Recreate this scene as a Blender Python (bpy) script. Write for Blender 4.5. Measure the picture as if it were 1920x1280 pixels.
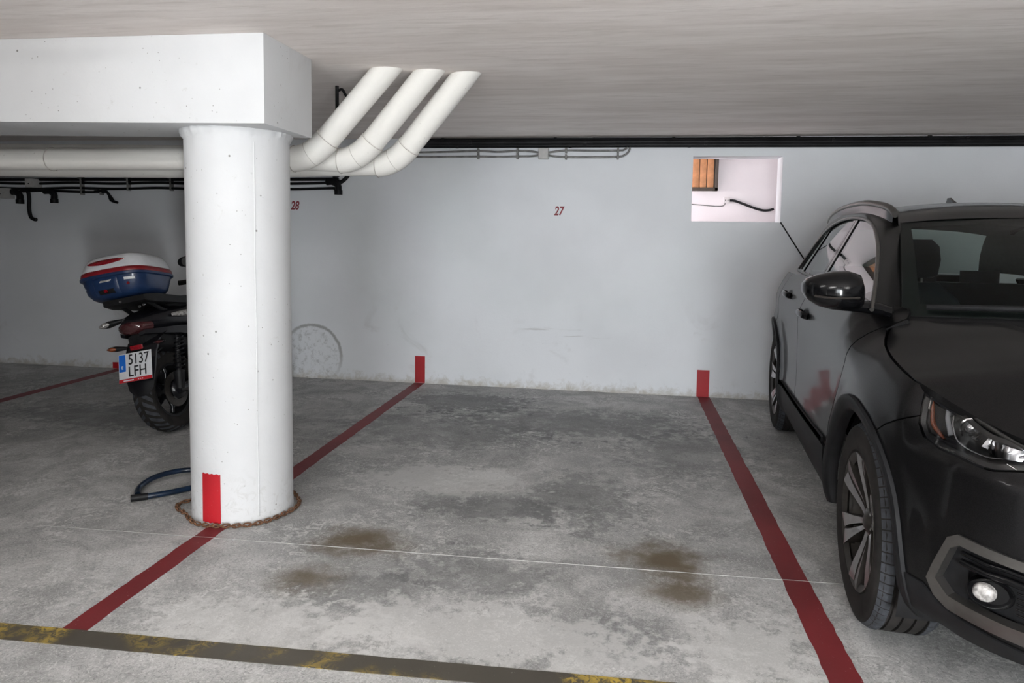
import bpy, bmesh, math, random
from math import sin, cos, pi, radians, sqrt, exp, atan2
from mathutils import Vector, Matrix
from mathutils.geometry import delaunay_2d_cdt

random.seed(7)
for o in list(bpy.data.objects):
    bpy.data.objects.remove(o)
S = bpy.context.scene
COL = S.collection

# ------------------------------------------------------------------ camera, world, exposure
def make_camera():
    f, cy, pitch, yaw, roll = 1318.8, 547.4, 0.0821, 0.1546, 0.0152
    F = Vector((-sin(yaw) * cos(pitch), cos(yaw) * cos(pitch), -sin(pitch)))
    R = Vector((cos(yaw), sin(yaw), 0))
    U = R.cross(F)
    R2 = R * cos(roll) + U * sin(roll)
    U2 = -R * sin(roll) + U * cos(roll)
    cam = bpy.data.cameras.new('camera')
    ob = bpy.data.objects.new('camera', cam)
    COL.objects.link(ob)
    M = Matrix((R2, U2, -F)).transposed().to_4x4()
    M.translation = Vector((0, 0, 1.38))
    ob.matrix_world = M
    cam.sensor_width = 36
    cam.lens = 36 * f / 1920
    cam.shift_y = (cy - 640) / 1920
    cam.clip_start = 0.05
    S.camera = ob
make_camera()
W = bpy.data.worlds.new('world')
S.world = W
W.use_nodes = True
W.node_tree.nodes['Background'].inputs[0].default_value = (0.6, 0.65, 0.7, 1)
W.node_tree.nodes['Background'].inputs[1].default_value = 0.02
S.view_settings.view_transform = 'Standard'
S.view_settings.look = 'None'
S.view_settings.gamma = 1
S.view_settings.use_curve_mapping = False
S.view_settings.exposure = 0.05
FILL_DOOR = 21.0  # glow of the added door panes behind the camera
FILL_PANEL = 120.0  # glow of the added fill panel behind the camera
LAMP_NEAR = 50.0
LAMP = 135.0            # strength of the garage tubes and the added fill tube
LAMP_COL = (1.0, 0.985, 0.965)

# ------------------------------------------------------------------ node helpers
class NT:
    def __init__(s, name):
        s.m = bpy.data.materials.new(name)
        s.m.use_nodes = True
        s.t = s.m.node_tree
        s.b = s.t.nodes['Principled BSDF']
        s.co = None
    def n(s, typ, **kw):
        nd = s.t.nodes.new(typ)
        for k, v in kw.items():
            setattr(nd, k, v)
        return nd
    def l(s, a, b):
        s.t.links.new(a, b)
    def obj(s):
        if s.co is None:
            s.co = s.n('ShaderNodeTexCoord').outputs['Object']
        return s.co
    def mapped(s, scale=(1, 1, 1), loc=(0, 0, 0)):
        mp = s.n('ShaderNodeMapping')
        mp.inputs['Scale'].default_value = scale
        mp.inputs['Location'].default_value = loc
        s.l(s.obj(), mp.inputs['Vector'])
        return mp.outputs[0]
    def noise(s, scale, detail=4, rough=0.55, dist=0.0, vec=None):
        nd = s.n('ShaderNodeTexNoise')
        nd.inputs['Scale'].default_value = scale
        nd.inputs['Detail'].default_value = detail
        nd.inputs['Roughness'].default_value = rough
        nd.inputs['Distortion'].default_value = dist
        s.l(vec if vec is not None else s.obj(), nd.inputs['Vector'])
        return nd.outputs['Fac']
    def voro(s, scale, vec=None, feature='F1'):
        nd = s.n('ShaderNodeTexVoronoi', feature=feature)
        nd.inputs['Scale'].default_value = scale
        s.l(vec if vec is not None else s.obj(), nd.inputs['Vector'])
        return nd.outputs['Distance']
    def mr(s, v, a, b, c=0.0, d=1.0, smooth=True):
        nd = s.n('ShaderNodeMapRange')
        nd.interpolation_type = 'SMOOTHSTEP' if smooth else 'LINEAR'
        for i, x in zip((1, 2, 3, 4), (a, b, c, d)):
            nd.inputs[i].default_value = x
        s.l(v, nd.inputs[0])
        return nd.outputs[0]
    def math(s, op, a, b=None, c=None):
        nd = s.n('ShaderNodeMath', operation=op)
        for i, x in enumerate((a, b, c)):
            if x is None:
                continue
            if isinstance(x, (int, float)):
                nd.inputs[i].default_value = x
            else:
                s.l(x, nd.inputs[i])
        return nd.outputs[0]
    def mix(s, fac, a, b, typ='MIX'):
        nd = s.n('ShaderNodeMix', data_type='RGBA', blend_type=typ)
        for idx, x in ((0, fac), (6, a), (7, b)):
            if isinstance(x, (int, float)):
                nd.inputs[idx].default_value = x
            elif isinstance(x, tuple):
                nd.inputs[idx].default_value = (*x, 1) if len(x) == 3 else x
            else:
                s.l(x, nd.inputs[idx])
        return nd.outputs[2]
    def xyz(s):
        sp = s.n('ShaderNodeSeparateXYZ')
        s.l(s.obj(), sp.inputs[0])
        return sp.outputs
    def bump(s, h, strength=0.3, dist=0.01):
        nd = s.n('ShaderNodeBump')
        nd.inputs['Strength'].default_value = strength
        nd.inputs['Distance'].default_value = dist
        s.l(h, nd.inputs['Height'])
        s.l(nd.outputs[0], s.b.inputs['Normal'])
    def color(s, c):
        if isinstance(c, tuple):
            s.b.inputs['Base Color'].default_value = (*c, 1)
        else:
            s.l(c, s.b.inputs['Base Color'])
    def set(s, **kw):
        for k, v in kw.items():
            s.b.inputs[k.replace('_', ' ')].default_value = v
        return s

def simple(name, col, rough=0.5, metal=0.0, var=0.12, scale=30, bump=0.0, coat=0.0, **kw):
    t = NT(name)
    nz = t.noise(scale, 4)
    a = tuple(max(0, c * (1 - var)) for c in col)
    b = tuple(min(1, c * (1 + var)) for c in col)
    t.color(t.mix(t.mr(nz, 0.3, 0.7), a, b))
    t.set(Roughness=rough, Metallic=metal)
    if coat:
        t.set(Coat_Weight=coat, Coat_Roughness=0.05)
    if bump:
        t.bump(nz, bump, 0.005)
    for k, v in kw.items():
        t.b.inputs[k.replace('_', ' ')].default_value = v
    return t.m

# ------------------------------------------------------------------ surface materials
def m_floor():
    t = NT('concrete_floor')
    x, y, z = t.xyz()
    big = t.noise(0.9, 3, 0.5, 0.6)
    mid = t.noise(3.2, 5, 0.62, 1.2)
    fine = t.noise(18, 6, 0.7, 1.6)
    grain = t.noise(90, 3, 0.7, 0.6)
    base = t.mix(t.mr(mid, 0.33, 0.68), (0.33, 0.328, 0.32), (0.60, 0.595, 0.585))
    base = t.mix(t.mr(big, 0.35, 0.65, 0, 0.55), base, (0.20, 0.20, 0.20))
    # pale trowelled flecks
    band = t.mr(t.noise(2.1, 4, 0.6, 0.5), 0.44, 0.62)
    fl = t.math('MULTIPLY', t.mr(fine, 0.51, 0.57), band)
    base = t.mix(t.math('MULTIPLY', fl, 0.62), base, (0.74, 0.735, 0.72))
    dk = t.mr(t.noise(26, 5, 0.7, 2.2), 0.36, 0.28)
    base = t.mix(t.math('MULTIPLY', dk, 0.45), base, (0.12, 0.12, 0.12))
    base = t.mix(t.mr(grain, 0.42, 0.60, 0.0, 0.30), base, (0.24, 0.235, 0.23))
    curl = t.noise(48, 5, 0.75, 2.6)
    base = t.mix(t.mr(curl, 0.54, 0.62, 0.0, 0.5), base, (0.72, 0.715, 0.70))
    base = t.mix(t.mr(curl, 0.46, 0.38, 0.0, 0.55), base, (0.15, 0.15, 0.148))
    # worn and stained patches, each with its own place: x, y, rx, ry, amount, colour
    wob = t.noise(5.5, 5, 0.65)
    wob2 = t.noise(16, 4, 0.7)
    dark = (0.105, 0.107, 0.11)
    oil = (0.115, 0.086, 0.050)
    pale = (0.68, 0.675, 0.66)
    stains = [(-1.15, 2.91, .20, .16, .95, oil), (-1.20, 2.56, .17, .14, .85, oil), (-0.97, 2.86, .14, .10, .6, oil),
              (0.20, 2.99, .21, .17, .97, oil), (0.27, 2.70, .20, .11, .85, oil), (0.25, 2.85, .16, .1, .6, oil),
              (-1.25, 5.55, .55, .34, .62, dark), (-.35, 5.1, 1.0, .42, .5, dark), (-1.25, 4.75, .8, .45, .42, dark), (0.45, 4.55, .42, .5, .40, dark),
              (-.62, 3.42, .40, .2, .55, dark), (-.2, 3.6, .35, .4, .45, dark), (-.55, 2.72, .30, .2, .5, dark), (-1.15, 3.75, .25, .2, .4, dark),
              (.02, 2.35, .28, .20, .5, dark), (-.9, 2.45, .3, .2, .4, dark), (-3.6, 4.6, 1.0, .35, .5, dark),
              (-.95, 3.75, .5, .28, .5, pale), (-.45, 2.3, .7, .22, .55, pale), (.45, 2.35, .25, .25, .5, pale), (-1.2, 2.2, .5, .2, .5, pale)]
    for (sx, sy, rx, ry, am, c) in stains:
        dx = t.math('DIVIDE', t.math('SUBTRACT', x, sx), rx)
        dy = t.math('DIVIDE', t.math('SUBTRACT', y, sy), ry)
        r = t.math('SQRT', t.math('ADD', t.math('MULTIPLY', dx, dx), t.math('MULTIPLY', dy, dy)))
        r = t.math('ADD', r, t.math('MULTIPLY', t.math('SUBTRACT', wob, 0.5), 2.1))
        if c is not oil:
            r = t.math('ADD', r, t.math('MULTIPLY', t.math('SUBTRACT', wob2, 0.5), 2.6))
        base = t.mix(t.mr(r, 1.35 if c is oil else 1.1, 0.1 if c is oil else 0.6, 0, am), base, c)
    t.color(base)
    t.set(Roughness=0.62, Specular_IOR_Level=0.35)
    h = t.math('ADD', t.math('MULTIPLY', fine, 0.6), t.math('MULTIPLY', grain, 0.3))
    t.bump(h, 0.25, 0.006)
    return t.m

def m_wall(name, col, dirt=True, ring=False):
    t = NT(name)
    x, y, z = t.xyz()
    n1 = t.noise(1.1, 4, 0.55)
    n2 = t.noise(60, 3, 0.6)
    a = tuple(c * 0.93 for c in col)
    base = t.mix(t.mr(n1, 0.35, 0.65), a, col)
    if dirt:
        n3 = t.noise(11, 5, 0.7, 0.4)
        h = t.math('ADD', z, t.math('MULTIPLY', t.math('SUBTRACT', n3, 0.5), 0.30))
        base = t.mix(t.mr(h, 0.085, -0.03, 0, 0.8), base, (0.42, 0.39, 0.34))
        low = t.mr(z, 0.75, 0.0)
        sp = t.mr(t.noise(42, 4, 0.75), 0.68, 0.74)
        base = t.mix(t.math('MULTIPLY', t.math('MULTIPLY', sp, low), 0.8), base, (0.22, 0.21, 0.20))
        sm = t.mr(t.noise(2.5, 4, 0.6, 1.0), 0.58, 0.75, 0, 0.3)
        base = t.mix(t.math('MULTIPLY', sm, t.mr(z, 1.0, 0.2)), base, (0.30, 0.28, 0.26))
    if ring:      # rubbed tyre arc by the scooter's front wheel
        n4 = t.noise(14, 4, 0.7)
        dx = t.math('SUBTRACT', x, -2.86)
        dz = t.math('SUBTRACT', z, 0.215)
        r = t.math('SQRT', t.math('ADD', t.math('MULTIPLY', dx, dx), t.math('MULTIPLY', dz, dz)))
        r = t.math('ADD', r, t.math('MULTIPLY', t.math('SUBTRACT', n4, 0.5), 0.035))
        rr = t.math('ABSOLUTE', t.math('SUBTRACT', r, 0.29))
        side_ = t.mr(t.math('ADD', dz, t.math('MULTIPLY', dx, 0.5)), -0.05, 0.25, 0.25, 1.0)
        base = t.mix(t.math('MULTIPLY', t.mr(rr, 0.022, 0.004, 0, 0.6), side_), base, (0.14, 0.13, 0.12))
        base = t.mix(t.math('MULTIPLY', t.mr(r, 0.30, 0.25), t.mr(t.noise(16, 5, .75), .48, .68, 0, .45)), base, (0.16, 0.15, 0.14))
        # scuff streaks mid wall
        ss = t.noise(9, 4, 0.6, 0, t.mapped((0.25, 1, 3.5)))
        box = t.math('MULTIPLY', t.math('MULTIPLY', t.mr(x, -0.95, -0.8), t.mr(x, 0.0, -0.3)), t.math('MULTIPLY', t.mr(z, 0.40, 0.46), t.mr(z, 0.58, 0.52)))
        base = t.mix(t.math('MULTIPLY', box, t.mr(ss, .55, .7, 0, .5)), base, (0.28, 0.26, 0.25))
    t.color(base)
    t.set(Roughness=0.75, Specular_IOR_Level=0.25)
    t.bump(t.math('ADD', n2, t.math('MULTIPLY', t.noise(14, 3), 0.8)), 0.18, 0.004)
    return t.m

def m_plaster(name, col, pits=0.7, wear=0.3):
    t = NT(name)
    n1 = t.noise(2.2, 4, 0.55)
    base = t.mix(t.mr(n1, 0.35, 0.65), tuple(c * 0.95 for c in col), col)
    v = t.voro(13)
    gate = t.mr(t.noise(4.0, 3), 0.38, 0.58)
    pit = t.math('MULTIPLY', t.mr(v, 0.080, 0.045), gate)
    v2 = t.voro(31)
    pit2 = t.math('MULTIPLY', t.mr(v2, 0.09, 0.05), t.mr(t.noise(6.0, 2), 0.46, 0.60))
    pit = t.math('MAXIMUM', pit, pit2)
    base = t.mix(t.math('MULTIPLY', pit, pits), base, (0.20, 0.19, 0.18))
    w = t.mr(t.noise(7, 6, 0.7, 1.5), 0.62, 0.74, 0, wear)
    zz = t.xyz()[2]
    foot = t.math('MULTIPLY', t.mr(zz, 0.34, 0.02), t.mr(t.noise(19, 6, 0.75, 1.0), 0.50, 0.64))
    if name == 'white_plaster':
        w = t.math('MAXIMUM', w, t.math('MULTIPLY', foot, 0.45))
        sm = t.mr(t.noise(3.2, 5, 0.7, 1.2, t.mapped((1, 1, 0.5))), 0.60, 0.72, 0, 0.22)
        w = t.math('MAXIMUM', w, sm)
    base = t.mix(w, base, (0.42, 0.41, 0.39))
    t.color(base)
    t.set(Roughness=0.7, Specular_IOR_Level=0.25)
    h = t.math('SUBTRACT', t.math('MULTIPLY', t.noise(45, 4), 0.5), pit)
    t.bump(h, 0.35, 0.004)
    return t.m

def m_ceiling():
    t = NT('ceiling_plaster')
    st = t.noise(1.0, 5, 0.6, 0.5, t.mapped((0.8, 5.0, 1)))
    st2 = t.noise(3.0, 5, 0.65, 0.4, t.mapped((1.2, 9.0, 1)))
    base = t.mix(t.mr(st, 0.3, 0.7), (0.77, 0.70, 0.66), (0.90, 0.835, 0.80))
    base = t.mix(t.mr(st2, 0.45, 0.75, 0, 0.45), base, (0.58, 0.515, 0.465))
    t.color(base)
    t.set(Roughness=0.8, Specular_IOR_Level=0.2)
    t.bump(t.math('ADD', st2, t.math('MULTIPLY', t.noise(40, 3), 0.3)), 0.25, 0.006)
    return t.m

def m_line(name, col, wear=0.3, worn=(0.26, 0.24, 0.23), extra=None):
    t = NT(name)
    n = t.noise(7, 6, 0.72, 1.0)
    n2 = t.noise(60, 4, 0.7)
    base = t.mix(t.mr(t.noise(1.3, 3), 0.35, 0.65), tuple(c * 0.7 for c in col), col)
    if extra:
        ex = t.math('MULTIPLY', t.mr(t.noise(2.2, 3, 0.6, 0.4), 0.46, 0.60), t.mr(t.noise(30, 5, 0.75, 1.0), 0.42, 0.58))
        base = t.mix(ex, base, extra)
    base = t.mix(t.mr(n, 0.60, 0.75, 0, wear), base, worn)
    base = t.mix(t.mr(n2, 0.66, 0.72, 0, wear * 1.5), base, (0.45, 0.44, 0.42))
    t.color(base)
    t.set(Roughness=0.55)
    t.bump(n2, 0.15, 0.003)
    return t.m

M = {}
M['floor'] = m_floor()
M['wall'] = m_wall('painted_wall', (0.74, 0.755, 0.785), True, True)
M['wall2'] = m_wall('painted_wall_plain', (0.64, 0.645, 0.65), True, False)
M['store'] = m_wall('store_wall', (0.80, 0.75, 0.765), False)
M['white'] = m_plaster('white_plaster', (0.61, 0.612, 0.62), 0.9, 0.4)
M['ceiling'] = m_ceiling()
M['red'] = m_line('red_floor_paint', (0.20, 0.020, 0.024), 0.35, (0.16, 0.10, 0.10))
M['redmark'] = m_line('red_mark_paint', (0.44, 0.006, 0.014), 0.12, (0.45, 0.03, 0.04))
M['yellow'] = m_line('black_yellow_paint', (0.075, 0.066, 0.052), 0.25, (0.20, 0.18, 0.13), (0.46, 0.32, 0.05))
M['joint'] = m_line('joint_line', (0.46, 0.455, 0.44), 1.0, (0.34, 0.335, 0.325), (0.36, 0.355, 0.345))
M['number'] = simple('number_paint', (0.22, 0.025, 0.035), 0.6, var=0.2, scale=60)
M['pvc'] = m_plaster('painted_pvc', (0.70, 0.68, 0.645), 0.35, 0.25)
M['pvcgrey'] = simple('pipe_seam', (0.42, 0.39, 0.36), 0.7, var=0.2, scale=40)
M['black'] = simple('black_plastic', (0.009, 0.009, 0.010), 0.5, var=0.25, scale=40, bump=0.05, Specular_IOR_Level=0.25)
M['conduit'] = simple('black_conduit', (0.007, 0.007, 0.008), 0.5, var=0.5, scale=6, Specular_IOR_Level=0.2)
M['greycable'] = simple('grey_cable', (0.16, 0.155, 0.15), 0.5, var=0.3, scale=15)
M['greybox'] = simple('grey_box', (0.44, 0.43, 0.42), 0.5, var=0.06)
M['rust'] = simple('rusty_iron', (0.13, 0.062, 0.032), 0.85, 0.2, var=0.6, scale=90, bump=0.4)
M['rubber'] = simple('rubber', (0.019, 0.017, 0.016), 0.85, var=0.3, scale=12, bump=0.08, Specular_IOR_Level=0.2)
M['tread'] = simple('tread_rubber', (0.030, 0.033, 0.040), 0.8, var=0.3, scale=25, bump=0.1)
M['bluesleeve'] = simple('blue_sleeve', (0.003, 0.011, 0.028), 0.3, var=0.5, scale=18)
M['steel'] = simple('steel', (0.55, 0.55, 0.55), 0.3, 1.0, var=0.1)
M['lid'] = simple('white_lid', (0.62, 0.63, 0.65), 0.3, var=0.04, coat=0.4)
M['blue'] = simple('blue_plastic', (0.010, 0.028, 0.085), 0.35, var=0.15, coat=0.3)
M['band'] = simple('red_band', (0.19, 0.008, 0.012), 0.35, var=0.15)
M['reflector'] = simple('red_reflector', (0.22, 0.004, 0.01), 0.15, var=0.3, scale=120, coat=1.0)
M['plate'] = simple('plate_white', (0.62, 0.63, 0.65), 0.4, var=0.03)
M['plateblue'] = simple('plate_blue', (0.01, 0.12, 0.50), 0.4, var=0.03)
M['platered'] = simple('plate_red', (0.42, 0.012, 0.02), 0.4, var=0.05)
M['ink'] = simple('plate_ink', (0.008, 0.008, 0.01), 0.5)
M['scooter'] = simple('scooter_body', (0.006, 0.006, 0.008), 0.25, var=0.3, scale=8)
M['smoke'] = simple('smoked_lens', (0.05, 0.012, 0.014), 0.12, var=0.2, coat=1.0)
M['amber'] = simple('amber_lens', (0.20, 0.045, 0.014), 0.15, var=0.2, scale=80, coat=1.0)
M['clearlens'] = simple('clear_lens', (0.30, 0.285, 0.275), 0.15, var=0.5, scale=70, coat=1.0)
M['wood'] = simple('orange_wood', (0.42, 0.18, 0.07), 0.5, var=0.22, scale=14)
M['darkwood'] = simple('dark_frame', (0.05, 0.035, 0.025), 0.6)
M['socket'] = simple('socket_white', (0.60, 0.56, 0.56), 0.4, var=0.03)
M['housing'] = simple('lamp_housing', (0.7, 0.7, 0.7), 0.5, var=0.03)

def m_paint():
    t = NT('grey_car_paint')
    dust = t.noise(3.0, 5, 0.65)
    fl = t.noise(400, 2, 0.5)
    base = t.mix(t.mr(fl, 0.4, 0.6), (0.014, 0.0137, 0.0143), (0.020, 0.0196, 0.0205))
    base = t.mix(t.mr(dust, 0.5, 0.75, 0, 0.25), base, (0.017, 0.0165, 0.016))
    t.color(base)
    t.set(Metallic=0.9, Roughness=0.42, Coat_Weight=0.55, Coat_Roughness=0.04, Coat_IOR=1.27, Specular_IOR_Level=0.10)
    t.l(t.mr(dust, 0.35, 0.75, 0.03, 0.10), t.b.inputs['Coat Roughness'])
    return t.m
M['paint'] = m_paint()
M['gloss'] = simple('gloss_black', (0.003, 0.003, 0.0035), 0.14, var=0.1, Specular_IOR_Level=0.28)
M['cladding'] = simple('grey_cladding', (0.009, 0.009, 0.010), 0.55, var=0.25, scale=14, bump=0.06, Specular_IOR_Level=0.2)
M['chrome'] = simple('satin_trim', (0.15, 0.143, 0.136), 0.32, 0.9, var=0.06)
M['alloy'] = simple('machined_alloy', (0.46, 0.45, 0.46), 0.24, 0.9, var=0.06)
M['darkalloy'] = simple('dark_alloy', (0.045, 0.040, 0.036), 0.45, 0.5, var=0.2)
M['mirror'] = simple('mirror_glass', (0.8, 0.8, 0.8), 0.02, 1.0, var=0.0)
M['lampsilver'] = simple('lamp_reflector', (0.62, 0.62, 0.64), 0.16, 1.0, var=0.08, scale=60)
M['drl'] = simple('light_guide', (0.46, 0.47, 0.50), 0.25, var=0.04)
M['lampdark'] = simple('lamp_inner_black', (0.015, 0.015, 0.016), 0.3, var=0.2)
M['seat'] = simple('seat_leather', (0.016, 0.026, 0.036), 0.5, var=0.25, scale=10)
M['seatblue'] = simple('seat_insert', (0.016, 0.060, 0.10), 0.5, var=0.2, scale=20)
M['lining'] = simple('cabin_lining', (0.16, 0.165, 0.16), 0.8, var=0.08)
M['dash'] = simple('dash_black', (0.012, 0.012, 0.013), 0.6, var=0.2)

def m_glass(name, tint, ior=1.5, rough=0.0):
    t = NT(name)
    t.t.nodes.remove(t.b)
    out = t.t.nodes['Material Output']
    tr = t.n('ShaderNodeBsdfTransparent')
    tr.inputs[0].default_value = (*tint, 1)
    gl = t.n('ShaderNodeBsdfGlossy')
    gl.inputs['Roughness'].default_value = rough
    nz = t.noise(2.0, 2)
    t.l(t.mix(t.mr(nz, 0.2, 0.8), (0.95, 0.97, 0.96), (1, 1, 1)), gl.inputs['Color'])
    fr = t.n('ShaderNodeFresnel')
    fr.inputs[0].default_value = ior
    mx = t.n('ShaderNodeMixShader')
    t.l(fr.outputs[0], mx.inputs[0])
    t.l(tr.outputs[0], mx.inputs[1])
    t.l(gl.outputs[0], mx.inputs[2])
    t.l(mx.outputs[0], out.inputs['Surface'])
    return t.m
M['windscreen'] = m_glass('windscreen_glass', (0.58, 0.70, 0.67), 1.22)
M['rearglass'] = m_glass('rear_glass', (0.82, 0.88, 0.86), 1.3)
M['sideglass'] = m_glass('side_glass', (0.50, 0.60, 0.58))
M['privacy'] = m_glass('privacy_glass', (0.16, 0.17, 0.17))
M['lampglass'] = m_glass('lamp_glass', (0.93, 0.94, 0.95))
M['screen'] = m_glass('scooter_screen', (0.35, 0.35, 0.36))

def m_emit(name, col, strength):
    t = NT(name)
    t.b.inputs['Emission Color'].default_value = (*col, 1)
    t.b.inputs['Emission Strength'].default_value = strength
    t.color((0.9, 0.9, 0.9))
    return t.m
M['tube'] = m_emit('lit_tube', LAMP_COL, LAMP)
M['tube_near'] = m_emit('lit_tube_near', LAMP_COL, LAMP_NEAR)
M['fill_pane'] = m_emit('fill_pane_glow', (0.90, 0.96, 1.0), FILL_DOOR)
M['fill_panel'] = m_emit('fill_panel_glow', (0.95, 0.985, 1.0), FILL_PANEL)
M['tube4'] = m_emit('lit_tube_store_side', (1.0, 0.965, 0.965), 330.0)
M['tube2'] = m_emit('lit_tube_store', (1.0, 0.955, 0.955), 32.0)

# ------------------------------------------------------------------ object helpers
def mobj(name, V, F, mat, parent=None, smooth=False, angle=40, normals=None):
    me = bpy.data.meshes.new(name)
    me.from_pydata([tuple(v) for v in V], [], [tuple(f) for f in F])
    me.update()
    if smooth:
        me.polygons.foreach_set('use_smooth', [True] * len(me.polygons))
        if normals is None and angle < 180:
            me.set_sharp_from_angle(angle=radians(angle))
        if normals is not None:
            me.normals_split_custom_set_from_vertices([tuple(n) for n in normals])
    if mat is not None:
        me.materials.append(mat)
    o = bpy.data.objects.new(name, me)
    COL.objects.link(o)
    if parent is not None:
        o.parent = parent
    return o

def bobj(name, bm, mat, parent=None, smooth=False, angle=40):
    bmesh.ops.recalc_face_normals(bm, faces=bm.faces)
    me = bpy.data.meshes.new(name)
    bm.to_mesh(me)
    bm.free()
    if smooth:
        me.polygons.foreach_set('use_smooth', [True] * len(me.polygons))
        me.set_sharp_from_angle(angle=radians(angle))
    me.materials.append(mat)
    o = bpy.data.objects.new(name, me)
    COL.objects.link(o)
    if parent is not None:
        o.parent = parent
    return o

def tag(o, label=None, cat=None, group=None, kind=None):
    for k, v in (('label', label), ('category', cat), ('group', group), ('kind', kind)):
        if v:
            o[k] = v
    return o

def thing(name, label, cat, loc=(0, 0, 0), rot=(0, 0, 0), group=None):
    o = bpy.data.objects.new(name, None)
    COL.objects.link(o)
    o.empty_display_size = 0.1
    o.location = loc
    o.rotation_euler = rot
    return tag(o, label, cat, group)

def dup(o, parent=None, loc=None, rot=None):
    c = o.copy()
    COL.objects.link(c)
    c.parent = parent
    if loc is not None:
        c.location = loc
    if rot is not None:
        c.rotation_euler = rot
    for ch in [k for k in bpy.data.objects if k.parent == o]:
        dup(ch, c)
    return c

def box_bm(bm, x0, x1, y0, y1, z0, z1, bevel=0.0, seg=2):
    r = bmesh.ops.create_cube(bm, size=1)
    vs = r['verts']
    for v in vs:
        v.co = Vector((x0 + (v.co.x + .5) * (x1 - x0), y0 + (v.co.y + .5) * (y1 - y0), z0 + (v.co.z + .5) * (z1 - z0)))
    if bevel:
        es = list({e for v in vs for e in v.link_edges})
        bmesh.ops.bevel(bm, geom=es, offset=bevel, segments=seg, affect='EDGES', profile=0.7)
    return vs

def box(name, b, mat, parent=None, bevel=0.0, seg=2):
    bm = bmesh.new()
    box_bm(bm, *b, bevel=bevel, seg=seg)
    return bobj(name, bm, mat, parent, smooth=bevel > 0)

def catmull(P, n=8, closed=False):
    P = [Vector(p) for p in P]
    out = []
    N = len(P)
    rng = N if closed else N - 1
    for i in range(rng):
        if closed:
            a, b, c, d = P[(i - 1) % N], P[i], P[(i + 1) % N], P[(i + 2) % N]
        else:
            b, c = P[i], P[i + 1]
            a = P[i - 1] if i > 0 else b * 2 - c
            d = P[i + 2] if i + 2 < N else c * 2 - b
        for k in range(n):
            t = k / n
            out.append(0.5 * ((2 * b) + (c - a) * t + (2 * a - 5 * b + 4 * c - d) * t * t + (3 * b - a - 3 * c + d) * t ** 3))
    if not closed:
        out.append(P[-1].copy())
    return out

def sweep(P, rad, seg=10, closed=False, caps=True, flat=None):
    """Tube along points; rad number or list. flat=(a,b): elliptical scale."""
    P = [Vector(p) for p in P]
    n = len(P)
    V, F = [], []
    prev = None
    for i in range(n):
        if closed:
            T = (P[(i + 1) % n] - P[i - 1]).normalized()
        else:
            T = (P[min(i + 1, n - 1)] - P[max(i - 1, 0)]).normalized()
        if prev is None:
            ref = Vector((0, 0, 1)) if abs(T.z) < 0.9 else Vector((1, 0, 0))
            N_ = (ref - T * ref.dot(T)).normalized()
        else:
            N_ = (prev - T * prev.dot(T)).normalized()
        prev = N_
        B = T.cross(N_)
        r = rad[i] if isinstance(rad, (list, tuple)) else rad
        fa, fb = flat or (1, 1)
        for k in range(seg):
            a = 2 * pi * k / seg
            V.append(P[i] + N_ * (cos(a) * r * fa) + B * (sin(a) * r * fb))
    m = n if closed else n - 1
    for i in range(m):
        for k in range(seg):
            a = i * seg + k
            b = i * seg + (k + 1) % seg
            c = ((i + 1) % n) * seg + (k + 1) % seg
            d = ((i + 1) % n) * seg + k
            F.append((a, d, c, b))
    if caps and not closed:
        F.append(tuple(range(seg)))
        F.append(tuple(reversed(range((n - 1) * seg, n * seg))))
    return V, F

def tube(name, P, rad, mat, parent=None, seg=10, closed=False, flat=None, smooth_pts=0, angle=50):
    if smooth_pts:
        P = catmull(P, smooth_pts, closed)
    if isinstance(rad, (list, tuple)) and len(rad) != len(P):
        k = (len(rad) - 1) / (len(P) - 1)
        rad = [rad[min(int(i * k), len(rad) - 2)] + (rad[min(int(i * k), len(rad) - 2) + 1] - rad[min(int(i * k), len(rad) - 2)]) * (i * k - min(int(i * k), len(rad) - 2)) for i in range(len(P))]
    V, F = sweep(P, rad, seg, closed, True, flat)
    o = mobj(name, V, F, mat, parent, True, angle)
    return o

def lathe(prof, seg=48, axis='x', closed=False):
    """prof: list of (a, r): a along the axis, r radius."""
    V, F = [], []
    n = len(prof)
    for k in range(seg):
        t = 2 * pi * k / seg
        for (a, r) in prof:
            if axis == 'x':
                V.append((a, r * cos(t), r * sin(t)))
            elif axis == 'y':
                V.append((r * cos(t), a, r * sin(t)))
            else:
                V.append((r * cos(t), r * sin(t), a))
    for k in range(seg):
        k2 = (k + 1) % seg
        for i in range(n if closed else n - 1):
            j = (i + 1) % n
            F.append((k * n + i, k2 * n + i, k2 * n + j, k * n + j))
    return V, F

def lobj(name, prof, mat, parent=None, seg=48, axis='x', off=(0, 0, 0), closed=False, angle=35):
    V, F = lathe(prof, seg, axis, closed)
    bm = bmesh.new()
    vs = [bm.verts.new(Vector(v) + Vector(off)) for v in V]
    for f in F:
        q = [vs[i] for i in f]
        if len({(round(v.co.x, 6), round(v.co.y, 6), round(v.co.z, 6)) for v in q}) >= 3:
            try:
                bm.faces.new(q)
            except ValueError:
                pass
    bmesh.ops.remove_doubles(bm, verts=bm.verts, dist=1e-6)
    return bobj(name, bm, mat, parent, True, angle)

def loft(name, rings, mat, parent=None, caps=True, angle=45):
    n = len(rings[0])
    V = [Vector(p) for r in rings for p in r]
    F = []
    for i in range(len(rings) - 1):
        for k in range(n):
            F.append((i * n + k, i * n + (k + 1) % n, (i + 1) * n + (k + 1) % n, (i + 1) * n + k))
    if caps:
        F.append(tuple(reversed(range(n))))
        F.append(tuple(range((len(rings) - 1) * n, len(rings) * n)))
    bm = bmesh.new()
    vs = [bm.verts.new(v) for v in V]
    for f in F:
        bm.faces.new([vs[i] for i in f])
    return bobj(name, bm, mat, parent, True, angle)

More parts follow.
